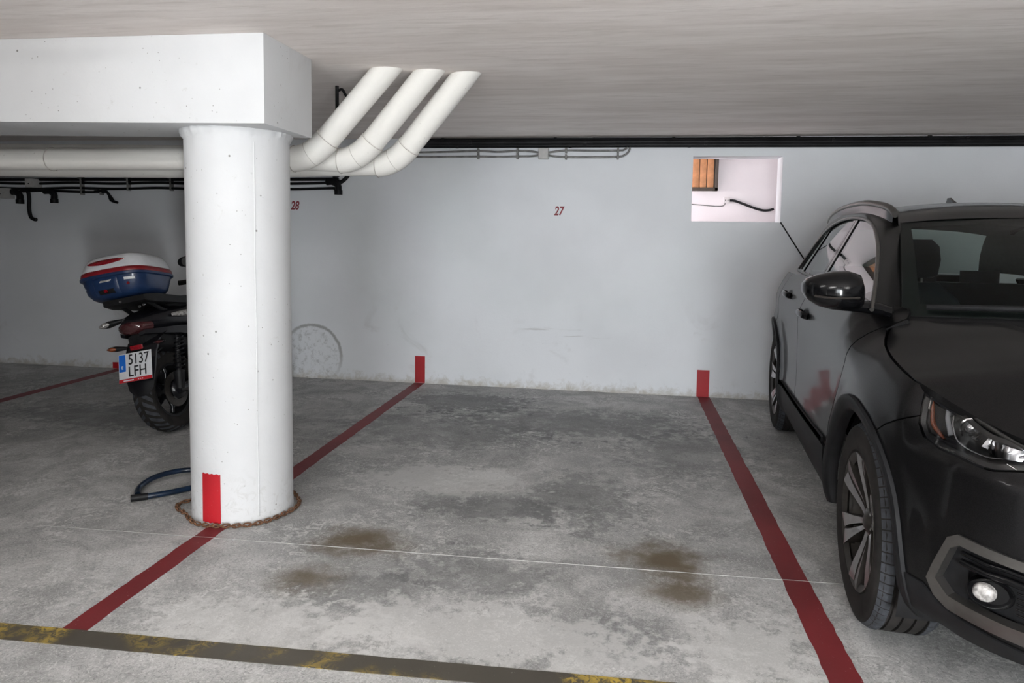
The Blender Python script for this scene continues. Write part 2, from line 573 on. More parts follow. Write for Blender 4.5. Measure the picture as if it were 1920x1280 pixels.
def sring(y, cx, cz, hw, hh, e=2.6, n=24):
    """superellipse ring in an XZ plane at y"""
    r = []
    for k in range(n):
        a = 2 * pi * k / n
        c, s = cos(a), sin(a)
        r.append((cx + hw * math.copysign(abs(c) ** (2 / e), c), y, cz + hh * math.copysign(abs(s) ** (2 / e), s)))
    return r

def text_obj(name, body, size, mat, parent=None, loc=(0, 0, 0), rot=(pi / 2, 0, 0), shear=0.0, bold=0.0, sx=1.0, depth=0.001):
    cu = bpy.data.curves.new(name, 'FONT')
    cu.body = body
    cu.size = size
    cu.shear = shear
    cu.offset = bold
    cu.extrude = depth
    cu.align_x = 'CENTER'
    cu.align_y = 'CENTER'
    tmp = bpy.data.objects.new(name + '_tmp', cu)
    COL.objects.link(tmp)
    dg = bpy.context.evaluated_depsgraph_get()
    me = bpy.data.meshes.new_from_object(tmp.evaluated_get(dg))
    bpy.data.objects.remove(tmp)
    bpy.data.curves.remove(cu)
    me.name = name
    for v in me.vertices:
        v.co.x *= sx
    me.materials.clear()
    me.materials.append(mat)
    o = bpy.data.objects.new(name, me)
    COL.objects.link(o)
    o.parent = parent
    o.location = loc
    o.rotation_euler = rot
    return o

# ------------------------------------------------------------------ the setting
YW, ZC = 6.185, 2.22
X0, X1, Y0 = -10.0, 6.2, -7.0
floor = tag(box('floor', (X0, X1, Y0, YW + 0.2, -0.2, 0.0), M['floor']), kind='structure')
ceiling = tag(box('ceiling', (X0, X1, Y0, YW, ZC, ZC + 0.2), M['ceiling']), kind='structure')
tag(box('wall_left', (X0 - 0.2, X0, Y0, YW, 0, ZC), M['wall2']), kind='structure')
tag(box('wall_right', (X1, X1 + 0.2, Y0, YW, 0, ZC), M['wall2']), kind='structure')
tag(box('wall_front', (X0, X1, Y0 - 0.2, Y0, 0, ZC), M['wall2']), kind='structure')
tag(box('wall_light_blocker', (X0, -1.75, 0.1, 0.3, 0, ZC), M['wall2']), kind='structure')  # added unseen wall that keeps light off the left bay
HX0, HX1, HZ0, HZ1 = 0.57, 1.296, 1.513, 2.058
def back_wall():
    bm = bmesh.new()
    xs = [X0, HX0, HX1, X1]
    zs = [0, HZ0, HZ1, ZC + 0.2]
    g = {}
    for s, y in ((0, YW), (1, YW + 0.2)):
        for i, x in enumerate(xs):
            for j, z in enumerate(zs):
                g[s, i, j] = bm.verts.new((x, y, z))
    for s in (0, 1):
        for i in range(3):
            for j in range(3):
                if (i, j) == (1, 1):
                    continue
                bm.faces.new([g[s, i, j], g[s, i + 1, j], g[s, i + 1, j + 1], g[s, i, j + 1]])
    ring = [(1, 1), (2, 1), (2, 2), (1, 2)]
    for k in range(4):
        a, b = ring[k], ring[(k + 1) % 4]
        bm.faces.new([g[0, a[0], a[1]], g[0, b[0], b[1]], g[1, b[0], b[1]], g[1, a[0], a[1]]])
    bd = [(0, 0), (3, 0), (3, 3), (0, 3)]
    for k in range(4):
        a, b = bd[k], bd[(k + 1) % 4]
        # outer rim as n-gons
        def edge(s):
            i0, j0 = a
            i1, j1 = b
            n = 3
            return [g[s, i0 + (i1 - i0) * q // n, j0 + (j1 - j0) * q // n] for q in range(n + 1)]
        e0, e1 = edge(0), edge(1)
        for q in range(3):
            bm.faces.new([e0[q], e0[q + 1], e1[q + 1], e1[q]])
    return bobj('wall_back', bm, M['wall'])
wall_back = tag(back_wall(), kind='structure')

# the small lit store seen through the hatch
def store():
    yb = 7.0
    bm = bmesh.new()
    box_bm(bm, -0.6, 2.6, yb, yb + 0.1, 0.9, 2.9)
    o = tag(bobj('wall_store_back', bm, M['store']), kind='structure')
    tag(box('wall_store_left', (-0.6, -0.5, YW + .2, yb, 0.9, 2.9), M['store']), kind='structure')
    tag(box('wall_store_right', (2.5, 2.6, YW + .2, yb, 0.9, 2.9), M['store']), kind='structure')
    tag(box('ceiling_store', (-0.6, 2.6, YW + .2, yb + .1, 2.8, 2.9), M['store']), kind='structure')
    tag(box('floor_store', (-0.6, 2.6, YW + .2, yb + .1, 0.85, 0.9), M['store']), kind='structure')
    t = thing('strip_light', 'lit tube lamp high on the wall inside the small store behind the hatch', 'lamp', (1.75, yb - 0.06, 2.55))
    box('lamp_housing', (-0.35, 0.35, 0.03, 0.06, -0.03, 0.03), M['housing'], t, 0.004)
    tube('lit_tube', [(-0.33, 0.005, 0), (0.33, 0.005, 0)], 0.016, M['tube2'], t, 12)
    t2 = thing('strip_light', 'second lit tube lamp low on the left wall of the small store behind the hatch', 'lamp', (-0.5, 6.70, 1.78))
    box('lamp_housing', (0.0, 0.03, -0.25, 0.25, -0.03, 0.03), M['housing'], t2, 0.004)
    tube('lit_tube', [(0.05, -0.24, 0), (0.05, 0.24, 0)], 0.016, M['tube4'], t2, 12)
    # slatted wooden panel
    p = thing('slatted_panel', 'orange wooden slatted panel in a dark frame, seen through the wall hatch', 'panel', (0.30, yb, 1.83))
    box('backing', (0.0, 0.55, -0.035, -0.001, 0.02, 0.62), M['darkwood'], p)
    box('frame_rail', (0.0, 0.575, -0.075, -0.001, -0.012, 0.02), M['darkwood'], p, 0.003)
    box('frame_rail', (0.0, 0.575, -0.075, -0.001, 0.62, 0.65), M['darkwood'], p, 0.003)
    box('frame_stile', (0.545, 0.575, -0.075, -0.001, -0.012, 0.65), M['darkwood'], p, 0.003)
    sl = None
    for k in range(8):
        x = 0.535 - 0.0675 * k
        if sl is None:
            sl = box('slat', (-0.061, 0, -0.062, -0.03, 0.02, 0.62), M['wood'], p, 0.006)
        else:
            sl = dup(sl, p)
        sl.location = (x, 0, 0)
    s = thing('wall_socket', 'small white double cable box on the store wall seen through the hatch', 'socket', (0.967, yb, 1.733))
    box('cover', (-0.028, 0.028, -0.028, -0.001, -0.028, 0.026), M['socket'], s, 0.006)
    for dx in (-0.012, 0.010):
        lobj('screw', [(-0.0305, 0.0), (-0.0305, 0.005), (-0.026, 0.005)], M['black'], s, 10, 'y', (dx, 0, 0.0))
    tag(tube('thick_cable', [(0.996, yb - 0.016, 1.732), (1.04, yb - 0.018, 1.728), (1.12, yb - 0.016, 1.700), (1.22, yb - 0.016, 1.662), (1.30, yb - 0.016, 1.640),
        (1.36, yb - 0.016, 1.642), (1.40, yb - 0.014, 1.655)], 0.0115, M['conduit'], None, 10, smooth_pts=6), 'thick dark cable sagging right from the white cable box behind the hatch', 'cable')
    tag(tube('thin_wire', [(0.955, yb - 0.01, 1.705), (0.950, yb - 0.01, 1.69), (0.93, yb - 0.01, 1.678), (0.88, yb - 0.008, 1.675), (0.80, yb - 0.008, 1.680), (0.55, yb - 0.008, 1.70)],
        0.0045, M['greycable'], None, 8, smooth_pts=6), 'thin grey wire leading left from the white cable box behind the hatch', 'wire')
store()

# painted lines on the floor
def strip(name, a, b, w, mat, z=0.0015, parent=None, jag=0.003):
    a, b = Vector(a), Vector(b)
    d = (b - a).normalized()
    n = Vector((-d.y, d.x))
    L = (b - a).length
    m = max(2, int(L / 0.05))
    V, F = [], []
    for i in range(m + 1):
        c = a + (b - a) * (i / m)
        for s in (-1, 1):
            e = c + n * (s * (w / 2 + random.uniform(-jag, jag)))
            V.append((e.x, e.y, z))
            V.append((e.x, e.y, 0))
    for i in range(m):
        k = i * 4
        F += [(k, k + 4, k + 6, k + 2), (k + 1, k, k + 2, k + 3)] if i == 0 else [(k, k + 4, k + 6, k + 2)]
        F += [(k, k + 1, k + 5, k + 4), (k + 2, k + 6, k + 7, k + 3)]
    bm = bmesh.new()
    vs = [bm.verts.new(v) for v in V]
    for f in F:
        bm.faces.new([vs[i] for i in f])
    return bobj(name, bm, mat, parent)
strip('parking_line', (-1.83, 2.03), (-1.815, YW), 0.094, M['red'], parent=floor)
strip('parking_line', (0.728, 1.2), (0.728, YW), 0.104, M['red'], parent=floor)
strip('parking_line', (-4.87, 2.0), (-4.84, YW), 0.10, M['red'], parent=floor)
strip('aisle_line', (-6.5, 1.85), (3.5, 2.205), 0.088, M['yellow'], z=0.002, parent=floor, jag=0.0012)
strip('joint_line', (-2.6, 2.792), (1.6, 2.915), 0.0024, M['joint'], z=0.0022, parent=floor, jag=0.001)
# red marks and bay numbers on the wall
box('red_mark', (-1.857, -1.762, YW - 0.002, YW + .001, 0.004, 0.253), M['redmark'], wall_back)
box('red_mark', (0.667, 0.771, YW - 0.002, YW + .001, 0.002, 0.236), M['redmark'], wall_back)
box('red_mark', (-4.95, -4.85, YW - 0.002, YW + .001, 0.0, 0.06), M['redmark'], wall_back)
text_obj('bay_number', '27', 0.108, M['number'], wall_back, (-0.562, YW - 0.0015, 1.585), (pi / 2, 0, 0), 0.22, 0.0028, 0.72)
text_obj('bay_number', '28', 0.108, M['number'], wall_back, (-3.018, YW - 0.0015, 1.612), (pi / 2, 0, 0), 0.22, 0.0028, 0.72)

# ------------------------------------------------------------------ column and beam
CX, CY, CR = -1.84, 3.18, 0.238
def column():
    t = thing('column', 'round white concrete column with a red mark painted at its foot', 'column', (CX, CY, 0))
    t['kind'] = 'structure'
    seg = 96
    rings = []
    zs = [0, 0.02, 0.2, 0.5, 0.8, 1.1, 1.4, 1.7, 1.80, 1.815, 1.828, 1.845]
    rnd = random.Random(3)
    jag = [rnd.uniform(-0.004, 0.006) for _ in range(seg)]
    for z in zs:
        r = []
        for k in range(seg):
            a = 2 * pi * k / seg
            R = CR
            if z >= 1.815:
                R += 0.006 + jag[k] + (0.006 if z > 1.82 else 0)
            if z < 0.01:
                R += 0.003
            r.append((R * cos(a), R * sin(a), z + (jag[(k * 7) % seg] if z == 1.815 else 0)))
        rings.append(r)
    loft('shaft', rings, M['white'], t)
    # formwork seam
    a0 = -0.76
    P = [((CR + 0.0005) * cos(a0 + 0.004 * sin(z * 9)), (CR + 0.0005) * sin(a0 + 0.004 * sin(z * 9)), z) for z in [0.03 + 0.05 * i for i in range(36)]]
    tube('form_seam', P, 0.0035, M['white'], t, 6)
    # red mark wrapped on the shaft
    V, F = [], []
    a1, a2 = -1.885, -1.475
    n = 12
    for i in range(n + 1):
        a = a1 + (a2 - a1) * i / n
        for z, R in ((0.012, CR + 0.0045), (0.246, CR + 0.002)):
            V.append((R * cos(a), R * sin(a), z + 0.003 * sin(i * 2.1)))
    for i in range(n):
        F.append((i * 2, i * 2 + 2, i * 2 + 3, i * 2 + 1))
    mk = mobj('red_mark', V, F, M['redmark'], t, True)
    return t
column()
def beam():
    bm = bmesh.new()
    x0, x1, y0, y1, z0, z1 = -9.9, -1.535, 2.87, 3.34, 1.838, ZC
    # slightly skewed front face, as in the old concrete
    vs = box_bm(bm, x0, x1, y0, y1, z0, z1, 0.006, 2)
    for v in bm.verts:
        k = (x1 - v.co.x)
        v.co.y -= 0.035 * k * 0.5
        if v.co.z < 2.0:
            v.co.z += 0.012 * k
    o = bobj('beam', bm, M['white'], None, True)
    tag(o, 'thick white concrete beam resting on the round column', 'beam', kind='structure')
beam()

# ------------------------------------------------------------------ drain pipes
def pipes():
    rp = 0.0645
    data = [(-1.215, 3.575, -1.645, 3.565, 1.762, 'nearest white drain pipe, bending left in front of the other two'),
            (-1.005, 3.64, -1.44, 3.70, 1.766, 'middle white drain pipe of the three coming down from the ceiling'),
            (-0.825, 3.71, -1.275, 3.835, 1.758, 'rearmost white drain pipe, farthest right where it meets the ceiling')]
    for i, (xt, yt, xb, yb, zb, lab) in enumerate(data):
        t = thing('drain_pipe', lab, 'pipe', (xt, yt, ZC), group=None)
        o = Vector((xt, yt, ZC))
        top = Vector((xt, yt, ZC + 0.02)) - o
        cor = Vector((xb, yb, zb)) - o
        d = (top - cor).normalized()
        top = top + d * 0.06
        sr = tube('sloping_run', [top, cor + d * 0.13], rp, M['pvc'], t, 32)
        for v in sr.data.vertices:
            if v.co.z > -.2:          # cut flush with the ceiling
                v.co += d * ((-0.0005 - v.co.z) / d.z)
        # elbow
        left = Vector((-1, 0, 0.0))
        a, b = cor + d * 0.14, cor + left * 0.10
        P = []
        for k in range(13):
            q = k / 12
            P.append(a * (1 - q) ** 2 + cor * 2 * q * (1 - q) + b * q * q)
        el = tube('elbow', P, rp + 0.004, M['pvc'], t, 32)
        tube('seam', circle_on(cor + d * 0.135, d, rp + 0.005), 0.0022, M['pvcgrey'], el, 6, closed=True)
        tube('seam', circle_on(cor + left * 0.095, left, rp + 0.005), 0.0022, M['pvcgrey'], el, 6, closed=True)
        tube('seam', circle_on(P[6], (P[7] - P[5]).normalized(), rp + 0.0042), 0.0012, M['pvcgrey'], el, 6, closed=True)
        z2 = (1.762, 1.79, 1.74)[i] - ZC
        tube('level_run', [cor + left * 0.09, Vector((-2.3, yb, z2 + ZC)) - o, Vector((-6.0, yb + (0, .1, .2)[i], z2 + ZC + (0.0, .06, .03)[i])) - o, Vector((-9.9, yb, z2 + ZC + .03)) - o], rp - 0.004, M['pvc'], t, 32)
        if i == 0:
            for xx in (-3.19, -5.6):
                tube('joint_ring', circle_on(Vector((xx, yb, 1.762)) - o, Vector((1, 0, 0)), rp + 0.001), 0.0022, M['pvcgrey'], t, 6, closed=True)
def circle_on(c, d, r, n=36):
    d = d.normalized()
    ref = Vector((0, 0, 1)) if abs(d.z) < 0.9 else Vector((1, 0, 0))
    u = (ref - d * ref.dot(d)).normalized()
    v = d.cross(u)
    return [c + u * (cos(2 * pi * k / n) * r) + v * (sin(2 * pi * k / n) * r) for k in range(n)]
pipes()
# hanger rod behind the beam
hr = thing('hanger_rod', 'dark hanger rod with a hook dropping from the ceiling behind the beam', 'rod', (-1.66, 3.95, ZC))
tube('rod', [(0, 0, 0), (0, 0, -0.34)], 0.011, M['conduit'], hr, 8)
tube('hook', [(0, 0, -0.03), (0.03, 0, -0.02), (0.05, 0, -0.05), (0.06, 0, -0.06)], 0.008, M['conduit'], hr, 8, smooth_pts=4)

# ------------------------------------------------------------------ conduits and cables on the back wall
def cable(name, P, r, mat, label, group=None, clips=(), sp=6, y=0.03):
    t = thing(name, label, 'cable', (P[0][0], YW, P[0][1]), group=group)
    o = Vector((P[0][0], YW, P[0][1]))
    Q = [Vector((p[0], YW - (p[2] if len(p) > 2 else y), p[1])) - o for p in P]
    tube('sheath', Q, r, mat, t, 8, smooth_pts=sp)
    for (cx, cz) in clips:
        bm = bmesh.new()
        box_bm(bm, cx - 0.008 - o.x, cx + 0.008 - o.x, -(y + r + 0.006), 0, cz - r - 0.014 - o.z, cz + r + 0.014 - o.z, 0.003)
        bobj('clip', bm, M['greycable'], t, True)
    return t
def wiring():
    for k, (z, yy, r, lab) in enumerate([(2.194, 0.035, 0.022, 'topmost black conduit along the ceiling edge of the back wall'),
                                         (2.152, 0.030, 0.021, 'lowest black conduit of the run along the top of the back wall'),
                                         (2.170, 0.075, 0.022, 'foremost black conduit in the run along the top of the back wall')]):
        t = thing('wall_conduit', lab, 'conduit', (-2.0, YW - yy, z))
        tube('sheath', [(0, 0, 0), (2, 0, 0.002 * (k - 1)), (4, 0, -.004), (8.1, 0, 0)], r, M['conduit'], t, 10, smooth_pts=8)
        for j in range(8):
            x = 0.4 + j * 1.0 + 0.13 * k
            lobj('clip', [(-0.012, r - 0.002), (-0.012, r + 0.003), (0.012, r + 0.003), (0.012, r - 0.002)], M['black'], t, 14, 'x', (x, 0, 0))
    # grey cables with a junction box
    cl = [(-1.28, .0), (-0.93, .0), (-0.505, .0), (-0.06, .0)]
    lows = [-1.28, -0.93, -0.505, -0.06]
    cable('grey_cable', [(-1.95, 2.093), (-1.60, 2.098), (-1.28, 2.105), (-1.1, 2.098), (-0.93, 2.106), (-0.80, 2.10), (-0.72, 2.085)], 0.0085, M['greycable'],
          'upper grey cable running left of the small junction box under the black conduit', clips=[(-1.28, 2.105), (-0.93, 2.106)])
    cable('grey_cable', [(-1.95, 2.055), (-1.60, 2.055), (-1.28, 2.058), (-1.1, 2.055), (-0.93, 2.058), (-0.80, 2.06), (-0.72, 2.072)], 0.0085, M['greycable'],
          'lower grey cable running left of the small junction box under the black conduit', clips=[(-1.28, 2.058), (-0.93, 2.058)])
    cable('grey_cable', [(-0.68, 2.085), (-0.62, 2.096), (-0.505, 2.108), (-0.3, 2.106), (-0.06, 2.106), (-0.01, 2.112), (0.02, 2.14), (0.027, 2.20)], 0.0085, M['greycable'],
          'upper grey cable right of the junction box, curving up into the conduit', clips=[(-0.505, 2.108), (-0.06, 2.106)])
    cable('grey_cable', [(-0.68, 2.075), (-0.62, 2.06), (-0.505, 2.052), (-0.3, 2.05), (-0.06, 2.054), (0.0, 2.07), (0.035, 2.11), (0.045, 2.20)], 0.0085, M['greycable'],
          'lower grey cable right of the junction box, curving up to the ceiling', clips=[(-0.505, 2.052), (-0.06, 2.054)])
    jb = thing('junction_box', 'small grey square junction box among the cables above bay number 27', 'junction box', (-0.70, YW, 2.08))
    box('case', (-0.043, 0.043, -0.055, 0, -0.047, 0.047), M['greybox'], jb, 0.005)
    box('cover', (-0.039, 0.039, -0.060, -0.054, -0.043, 0.043), M['greybox'], jb, 0.003)
    # left bundle, behind the scooter and column
    zs = [(1.885, 0.05, 0.020), (1.845, 0.03, 0.015), (1.815, 0.03, 0.012), (1.765, 0.03, 0.012)]
    labs = ['thickest black cable of the left bundle, just under the drain pipes', 'second black cable of the left bundle below the thickest one',
            'third black cable of the left bundle, sagging between its clips', 'fourth black cable of the left bundle, running level to the column']
    for k, (z, yy, r) in enumerate(zs):
        P = []
        for i in range(9):
            x = -6.2 + i * 0.45
            sag = -0.010 * (i % 2) if k >= 2 else 0
            P.append((x, z + sag + (0.004 * (x + 5)), yy))
        P.append((-2.62, z - 0.005, yy))
        cable('black_cable', P, r, M['conduit'], labs[k], clips=[(x, z + 0.004 * (x + 5)) for x in (-5.2, -4.7, -4.25, -3.6)], y=yy)
    cable('cable_riser', [(-2.60, 1.80), (-2.50, 1.87), (-2.42, 2.0), (-2.40, 2.12)], 0.018, M['conduit'], 'thick black cable rising from the clamp to the ceiling conduits behind the drain pipes')
    cable('black_cable', [(-6.2, 1.72), (-5.95, 1.725), (-5.6, 1.735), (-5.2, 1.725), (-4.98, 1.725), (-4.93, 1.72), (-4.89, 1.68), (-4.86, 1.64), (-4.82, 1.625)], 0.012, M['conduit'],
          'lowest black cable of the left bundle, its end bending down', clips=[(-5.2, 1.725), (-4.99, 1.725)])
    cable('black_cable', [(-5.05, 1.73, .045), (-4.94, 1.735, .045), (-4.90, 1.70, .045), (-4.88, 1.65, .045), (-4.83, 1.628, .045)], 0.013, M['conduit'],
          'short black cable end bent down beside the lowest cable of the left bundle')
    cable('hanging_cable', [(-5.87, 1.74), (-5.80, 1.73), (-5.785, 1.66), (-5.79, 1.56), (-5.775, 1.48), (-5.74, 1.455), (-5.715, 1.452)], 0.018, M['conduit'],
          'thick dark cable end hanging down the wall at far left with a hooked tip')
    for (x, z, w, lab) in [(-5.70, 1.805, 0.042, 'upper grey junction box on the wall at far left among black cables'), (-6.02, 1.705, 0.05, 'lower grey junction box on the wall at far left beside the hanging cable')]:
        j = thing('junction_box', lab, 'junction box', (x, YW, z))
        box('case', (-w, w, -0.12, 0, -w, w), M['greybox'], j, 0.006)
        lobj('screw', [(-0.124, 0.0), (-0.124, 0.006), (-0.11, 0.006)], M['black'], j, 10, 'y', (0, 0, -0.008))
    for (x, z, lab) in [(-5.52, 1.70, 'dark conduit elbow stub under the upper far left junction box'), (-5.90, 1.69, 'dark conduit elbow stub right of the lower far left junction box'),
                        (-2.60, 1.80, 'black conduit clamp hanging under the drain pipe elbows right of the column')]:
        e = thing('conduit_elbow', lab, 'conduit', (x, YW, z))
        tube('bend', [(-0.09, -0.03, 0.03), (-0.03, -0.035, 0.03), (0.02, -0.04, 0.0), (0.03, -0.05, -0.05)], 0.03, M['conduit'], e, 12, smooth_pts=5)
        lobj('collar', [(-0.085, 0.0), (-0.085, 0.036), (-0.045, 0.036), (-0.045, 0.0)], M['conduit'], e, 16, 'z', (0.03, -0.05, 0))
    # fat black tray stretch at far left
    t = thing('cable_bundle', 'thick dark bundle of cables tied together at the far left wall', 'cables', (-6.55, YW, 1.82))
    for k in range(4):
        tube('bundled_cable', [(-3.0, -0.05 - .02 * (k % 2), -0.07 + 0.045 * k), (0.05, -0.05 - .02 * (k % 2), -0.07 + 0.045 * k), (0.25, -0.045, -0.03 + 0.03 * k)], 0.024, M['conduit'], t, 10, smooth_pts=4)
    box('tie', (-0.02, 0.02, -0.105, -0.002, -0.11, 0.11), M['black'], t, 0.004)
    # slack black line from the hatch corner down behind the car
    tag(tube('slack_cord', [(1.298, YW - 0.006, 1.513), (1.39, YW - 0.008, 1.372), (1.49, YW - 0.008, 1.222), (1.72, YW - 0.008, 0.88)], 0.0055, M['conduit'], None, 8, smooth_pts=4),
        'thin black cord running diagonally down the wall from the hatch corner', 'cord')
wiring()

# ------------------------------------------------------------------ tubes of the garage and an added fill tube (behind the camera)
def lamp(loc, label, L=1.5, key='tube'):
    t = thing('ceiling_light', label, 'lamp', loc, group='garage ceiling tubes')
    box('lamp_housing', (-L / 2 - 0.04, L / 2 + 0.04, -0.05, 0.05, -0.045, 0.0), M['housing'], t, 0.006)
    tube('lit_tube', [(-L / 2, 0, -0.075), (L / 2, 0, -0.075)], 0.018, M[key], t, 14)
    return t
LAMPS = [(-2.25, 1.0, 'tube lamp on the ceiling just in front of the beam'),
         (-1.2, -0.9, 'tube lamp on the ceiling of the drive aisle left of the camera'),
         (2.6, -1.6, 'fill tube added unseen on the aisle ceiling right of the camera')]  # last tube is added, unseen, to light the right side
for x, y, lb in LAMPS:
    lamp((x, y, ZC), lb, 1.5, 'tube_near' if y > 0 else 'tube')
# added fill panel on an added column, unseen behind the camera
def fill_lamp(x, y, lc, ll, key):
    tag(lobj('column', [(0, 0), (0, 0.238), (ZC, 0.238), (ZC, 0)], M['white'], None, 64, 'z', (x, y, 0)), lc, 'column', kind='structure')
    t = thing('added_fill_panel', ll, 'lamp', (x, y + 0.24, 0.8))
    box('lamp_housing', (-0.16, 0.16, 0.0, 0.05, -0.6, 0.6), M['housing'], t, 0.006)
    box('fill_diffuser', (-0.14, 0.14, 0.051, 0.07, -0.57, 0.57), M['fill_panel'], t, 0.004)
fill_lamp(0.9, -1.45, 'round white column added unseen behind the camera to carry a fill panel', 'tall fill panel added low on the unseen column behind the camera', 'fill_panel')
# added door of glowing panes behind the camera, an unseen fill light
def fill_door():
    d = box('added_fill_door', (-1.75, 0.85, Y0, Y0 + 0.04, 0.0, 2.16), M['housing'])
    tag(d, kind='structure')
    p = None
    for i in range(4):
        for j in range(3):
            x, z = -1.70 + i * 0.632, 0.08 + j * 0.685
            if p is None:
                p = box('added_glow_pane', (0, 0.60, Y0 + 0.041, Y0 + 0.05, 0, 0.655), M['fill_pane'], d)
            else:
                p = dup(p, d)
            p.location = (x, 0, z)
fill_door()

# ------------------------------------------------------------------ the car
# local frame: x = across (visible flank at negative x), y = rearwards from the front axle, z = up
A_CAR = radians(5.4)
CAR_O = (0.862 + 0.905 * cos(A_CAR), 2.66 - 0.905 * sin(A_CAR), 0)
WB, WR, WZ = 2.62, 0.358, 0.358
car = thing('car', 'dark grey crossover car parked nose out at the right of the bay', 'car', CAR_O, (0, 0, -A_CAR))

def hermite(keys):
    xs = [k[0] for k in keys]
    ys = [k[1] for k in keys]
    n = len(xs)
    d = [(ys[i + 1] - ys[i]) / (xs[i + 1] - xs[i]) for i in range(n - 1)]
    m = [d[0]] + [0 if d[i - 1] * d[i] <= 0 else 2 * d[i - 1] * d[i] / (d[i - 1] + d[i]) for i in range(1, n - 1)] + [d[-1]]
    def f(x):
        if x <= xs[0]:
            return ys[0] + m[0] * (x - xs[0]) * 0
        if x >= xs[-1]:
            return ys[-1]
        i = 0
        while x > xs[i + 1]:
            i += 1
        h = xs[i + 1] - xs[i]
        t = (x - xs[i]) / h
        return (ys[i] * (1 + 2 * t) * (1 - t) ** 2 + m[i] * h * t * (1 - t) ** 2 + ys[i + 1] * t * t * (3 - 2 * t) + m[i + 1] * h * t * t * (t - 1))
    return f
def sstep(a, b, x):
    t = min(1, max(0, (x - a) / (b - a)))
    return t * t * (3 - 2 * t)

PLAN = catmull([(-.905, 0, 0), (-.895, .15, 0), (-.87, .32, 0), (-.80, .525, 0), (-.70, .685, 0), (-.60, .775, 0), (-.50, .828, 0), (-.38, .868, 0), (-.2, .897, 0), (0, .91, 0),
                (.4, .918, 0), (.9, .922, 0), (1.3, .923, 0), (1.8, .922, 0), (2.2, .918, 0), (2.62, .908, 0), (2.95, .872, 0), (3.2, .80, 0), (3.36, .66, 0), (3.43, .45, 0), (3.46, .22, 0), (3.47, 0, 0)], 14)
_s = [0.0]
for i in range(1, len(PLAN)):
    _s.append(_s[-1] + (PLAN[i] - PLAN[i - 1]).length)
_nrm = []
for i in range(len(PLAN)):
    a = PLAN[max(0, i - 3)]
    b = PLAN[min(len(PLAN) - 1, i + 3)]
    d = b - a
    if i == 0 or i == len(PLAN) - 1:
        d = Vector((0, 1 if i == 0 else -1, 0))
    elif i < 3:
        d = PLAN[i + 3] - Vector((PLAN[3 - i].x, -PLAN[3 - i].y, 0)) if False else (b - a)
    _nrm.append(Vector((-d.y, d.x, 0)).normalized())
import bisect
def plan(s):
    s = min(max(s, 0), _s[-1])
    i = min(max(bisect.bisect_right(_s, s) - 1, 0), len(_s) - 2)
    t = (s - _s[i]) / (_s[i + 1] - _s[i])
    return PLAN[i].lerp(PLAN[i + 1], t), _nrm[i].lerp(_nrm[i + 1], t).normalized()
def s_u(u):
    lo, hi = 0, _s[-1]
    for _ in range(40):
        m = (lo + hi) / 2
        if plan(m)[0].x < u:
            lo = m
        else:
            hi = m
    return lo
def s_v(v):          # on the front half
    lo, hi = 0, s_u(0.0)
    for _ in range(40):
        m = (lo + hi) / 2
        if plan(m)[0].y < v:
            lo = m
        else:
            hi = m
    return lo
p_front = hermite([(.16, .15), (.20, .115), (.24, .075), (.28, .045), (.33, .022), (.40, .006), (.47, 0), (.56, .004), (.64, .010), (.70, .016), (.738, .020), (.760, .038), (.785, .052), (.82, .060), (.87, .085), (.93, .135), (1.0, .2)])
p_door = hermite([(.20, .075), (.26, .040), (.33, .018), (.42, .011), (.50, .013), (.56, .017), (.64, .018), (.75, .012), (.86, .005), (.93, 0), (.98, .004), (1.03, .022), (1.08, .048), (1.12, .072), (1.16, .10), (1.22, .15)])
p_fend = hermite([(.20, .075), (.30, .03), (.40, .012), (.60, .012), (.75, .008), (.82, .004), (.87, .010), (.92, .026), (.96, .048), (1.0, .078), (1.05, .115), (1.10, .16)])
edge_v = hermite([(-.62, .640), (-.50, .722), (-.36, .808), (-.25, .828), (-.10, .832), (.02, .823), (.12, .795), (.235, .745), (.3, .72)])
edge_z = hermite([(-.62, .858), (-.50, .888), (-.36, .939), (-.25, .958), (-.10, .980), (.02, 1.004), (.12, 1.034), (.235, 1.072), (.3, 1.09)])
plan_v = hermite([(-.62, .762), (-.5, .828), (-.38, .868), (-.2, .897), (0, .91), (.4, .918)])
hood_z = hermite([(-.905, .80), (-.80, .825), (-.62, .857), (-.50, .888), (-.36, .938), (-.25, .957), (-.05, .985), (.1, 1.02), (.3, 1.075)])
def inset(u, z):
    wf = sstep(-.33, -.48, u)
    wd = sstep(0.12, 0.42, u)
    zz = z - 0.02 * sstep(-.3, .1, u) * (1 - wd)
    fe = p_fend(min(zz, .82))
    zt = edge_z(u)
    t_ = max(0, min(1.3, (z - (zt - .14)) / .14))
    fe += (plan_v(u) - edge_v(u) - .004 - fe) * t_ ** 2.0
    side = fe * (1 - wd) + p_door(z) * wd
    d = side * (1 - wf) + p_front(z) * wf
    for cu in (0, WB):          # swelling round the wheel arches
        r = sqrt((u - cu) ** 2 + (z - WZ) ** 2)
        d -= 0.020 * exp(-((r - .455) / .060) ** 2) * (1 if z > .25 else 0.5)
    return d
def body(s, z, off=0.0):
    P, N = plan(s)
    q = P + N * (off - inset(P.x, z))
    return Vector((q.x, q.y, z))          # (u, v, z)
def loc3(q, side):
    return Vector((-q.y * side, q.x, q.z))

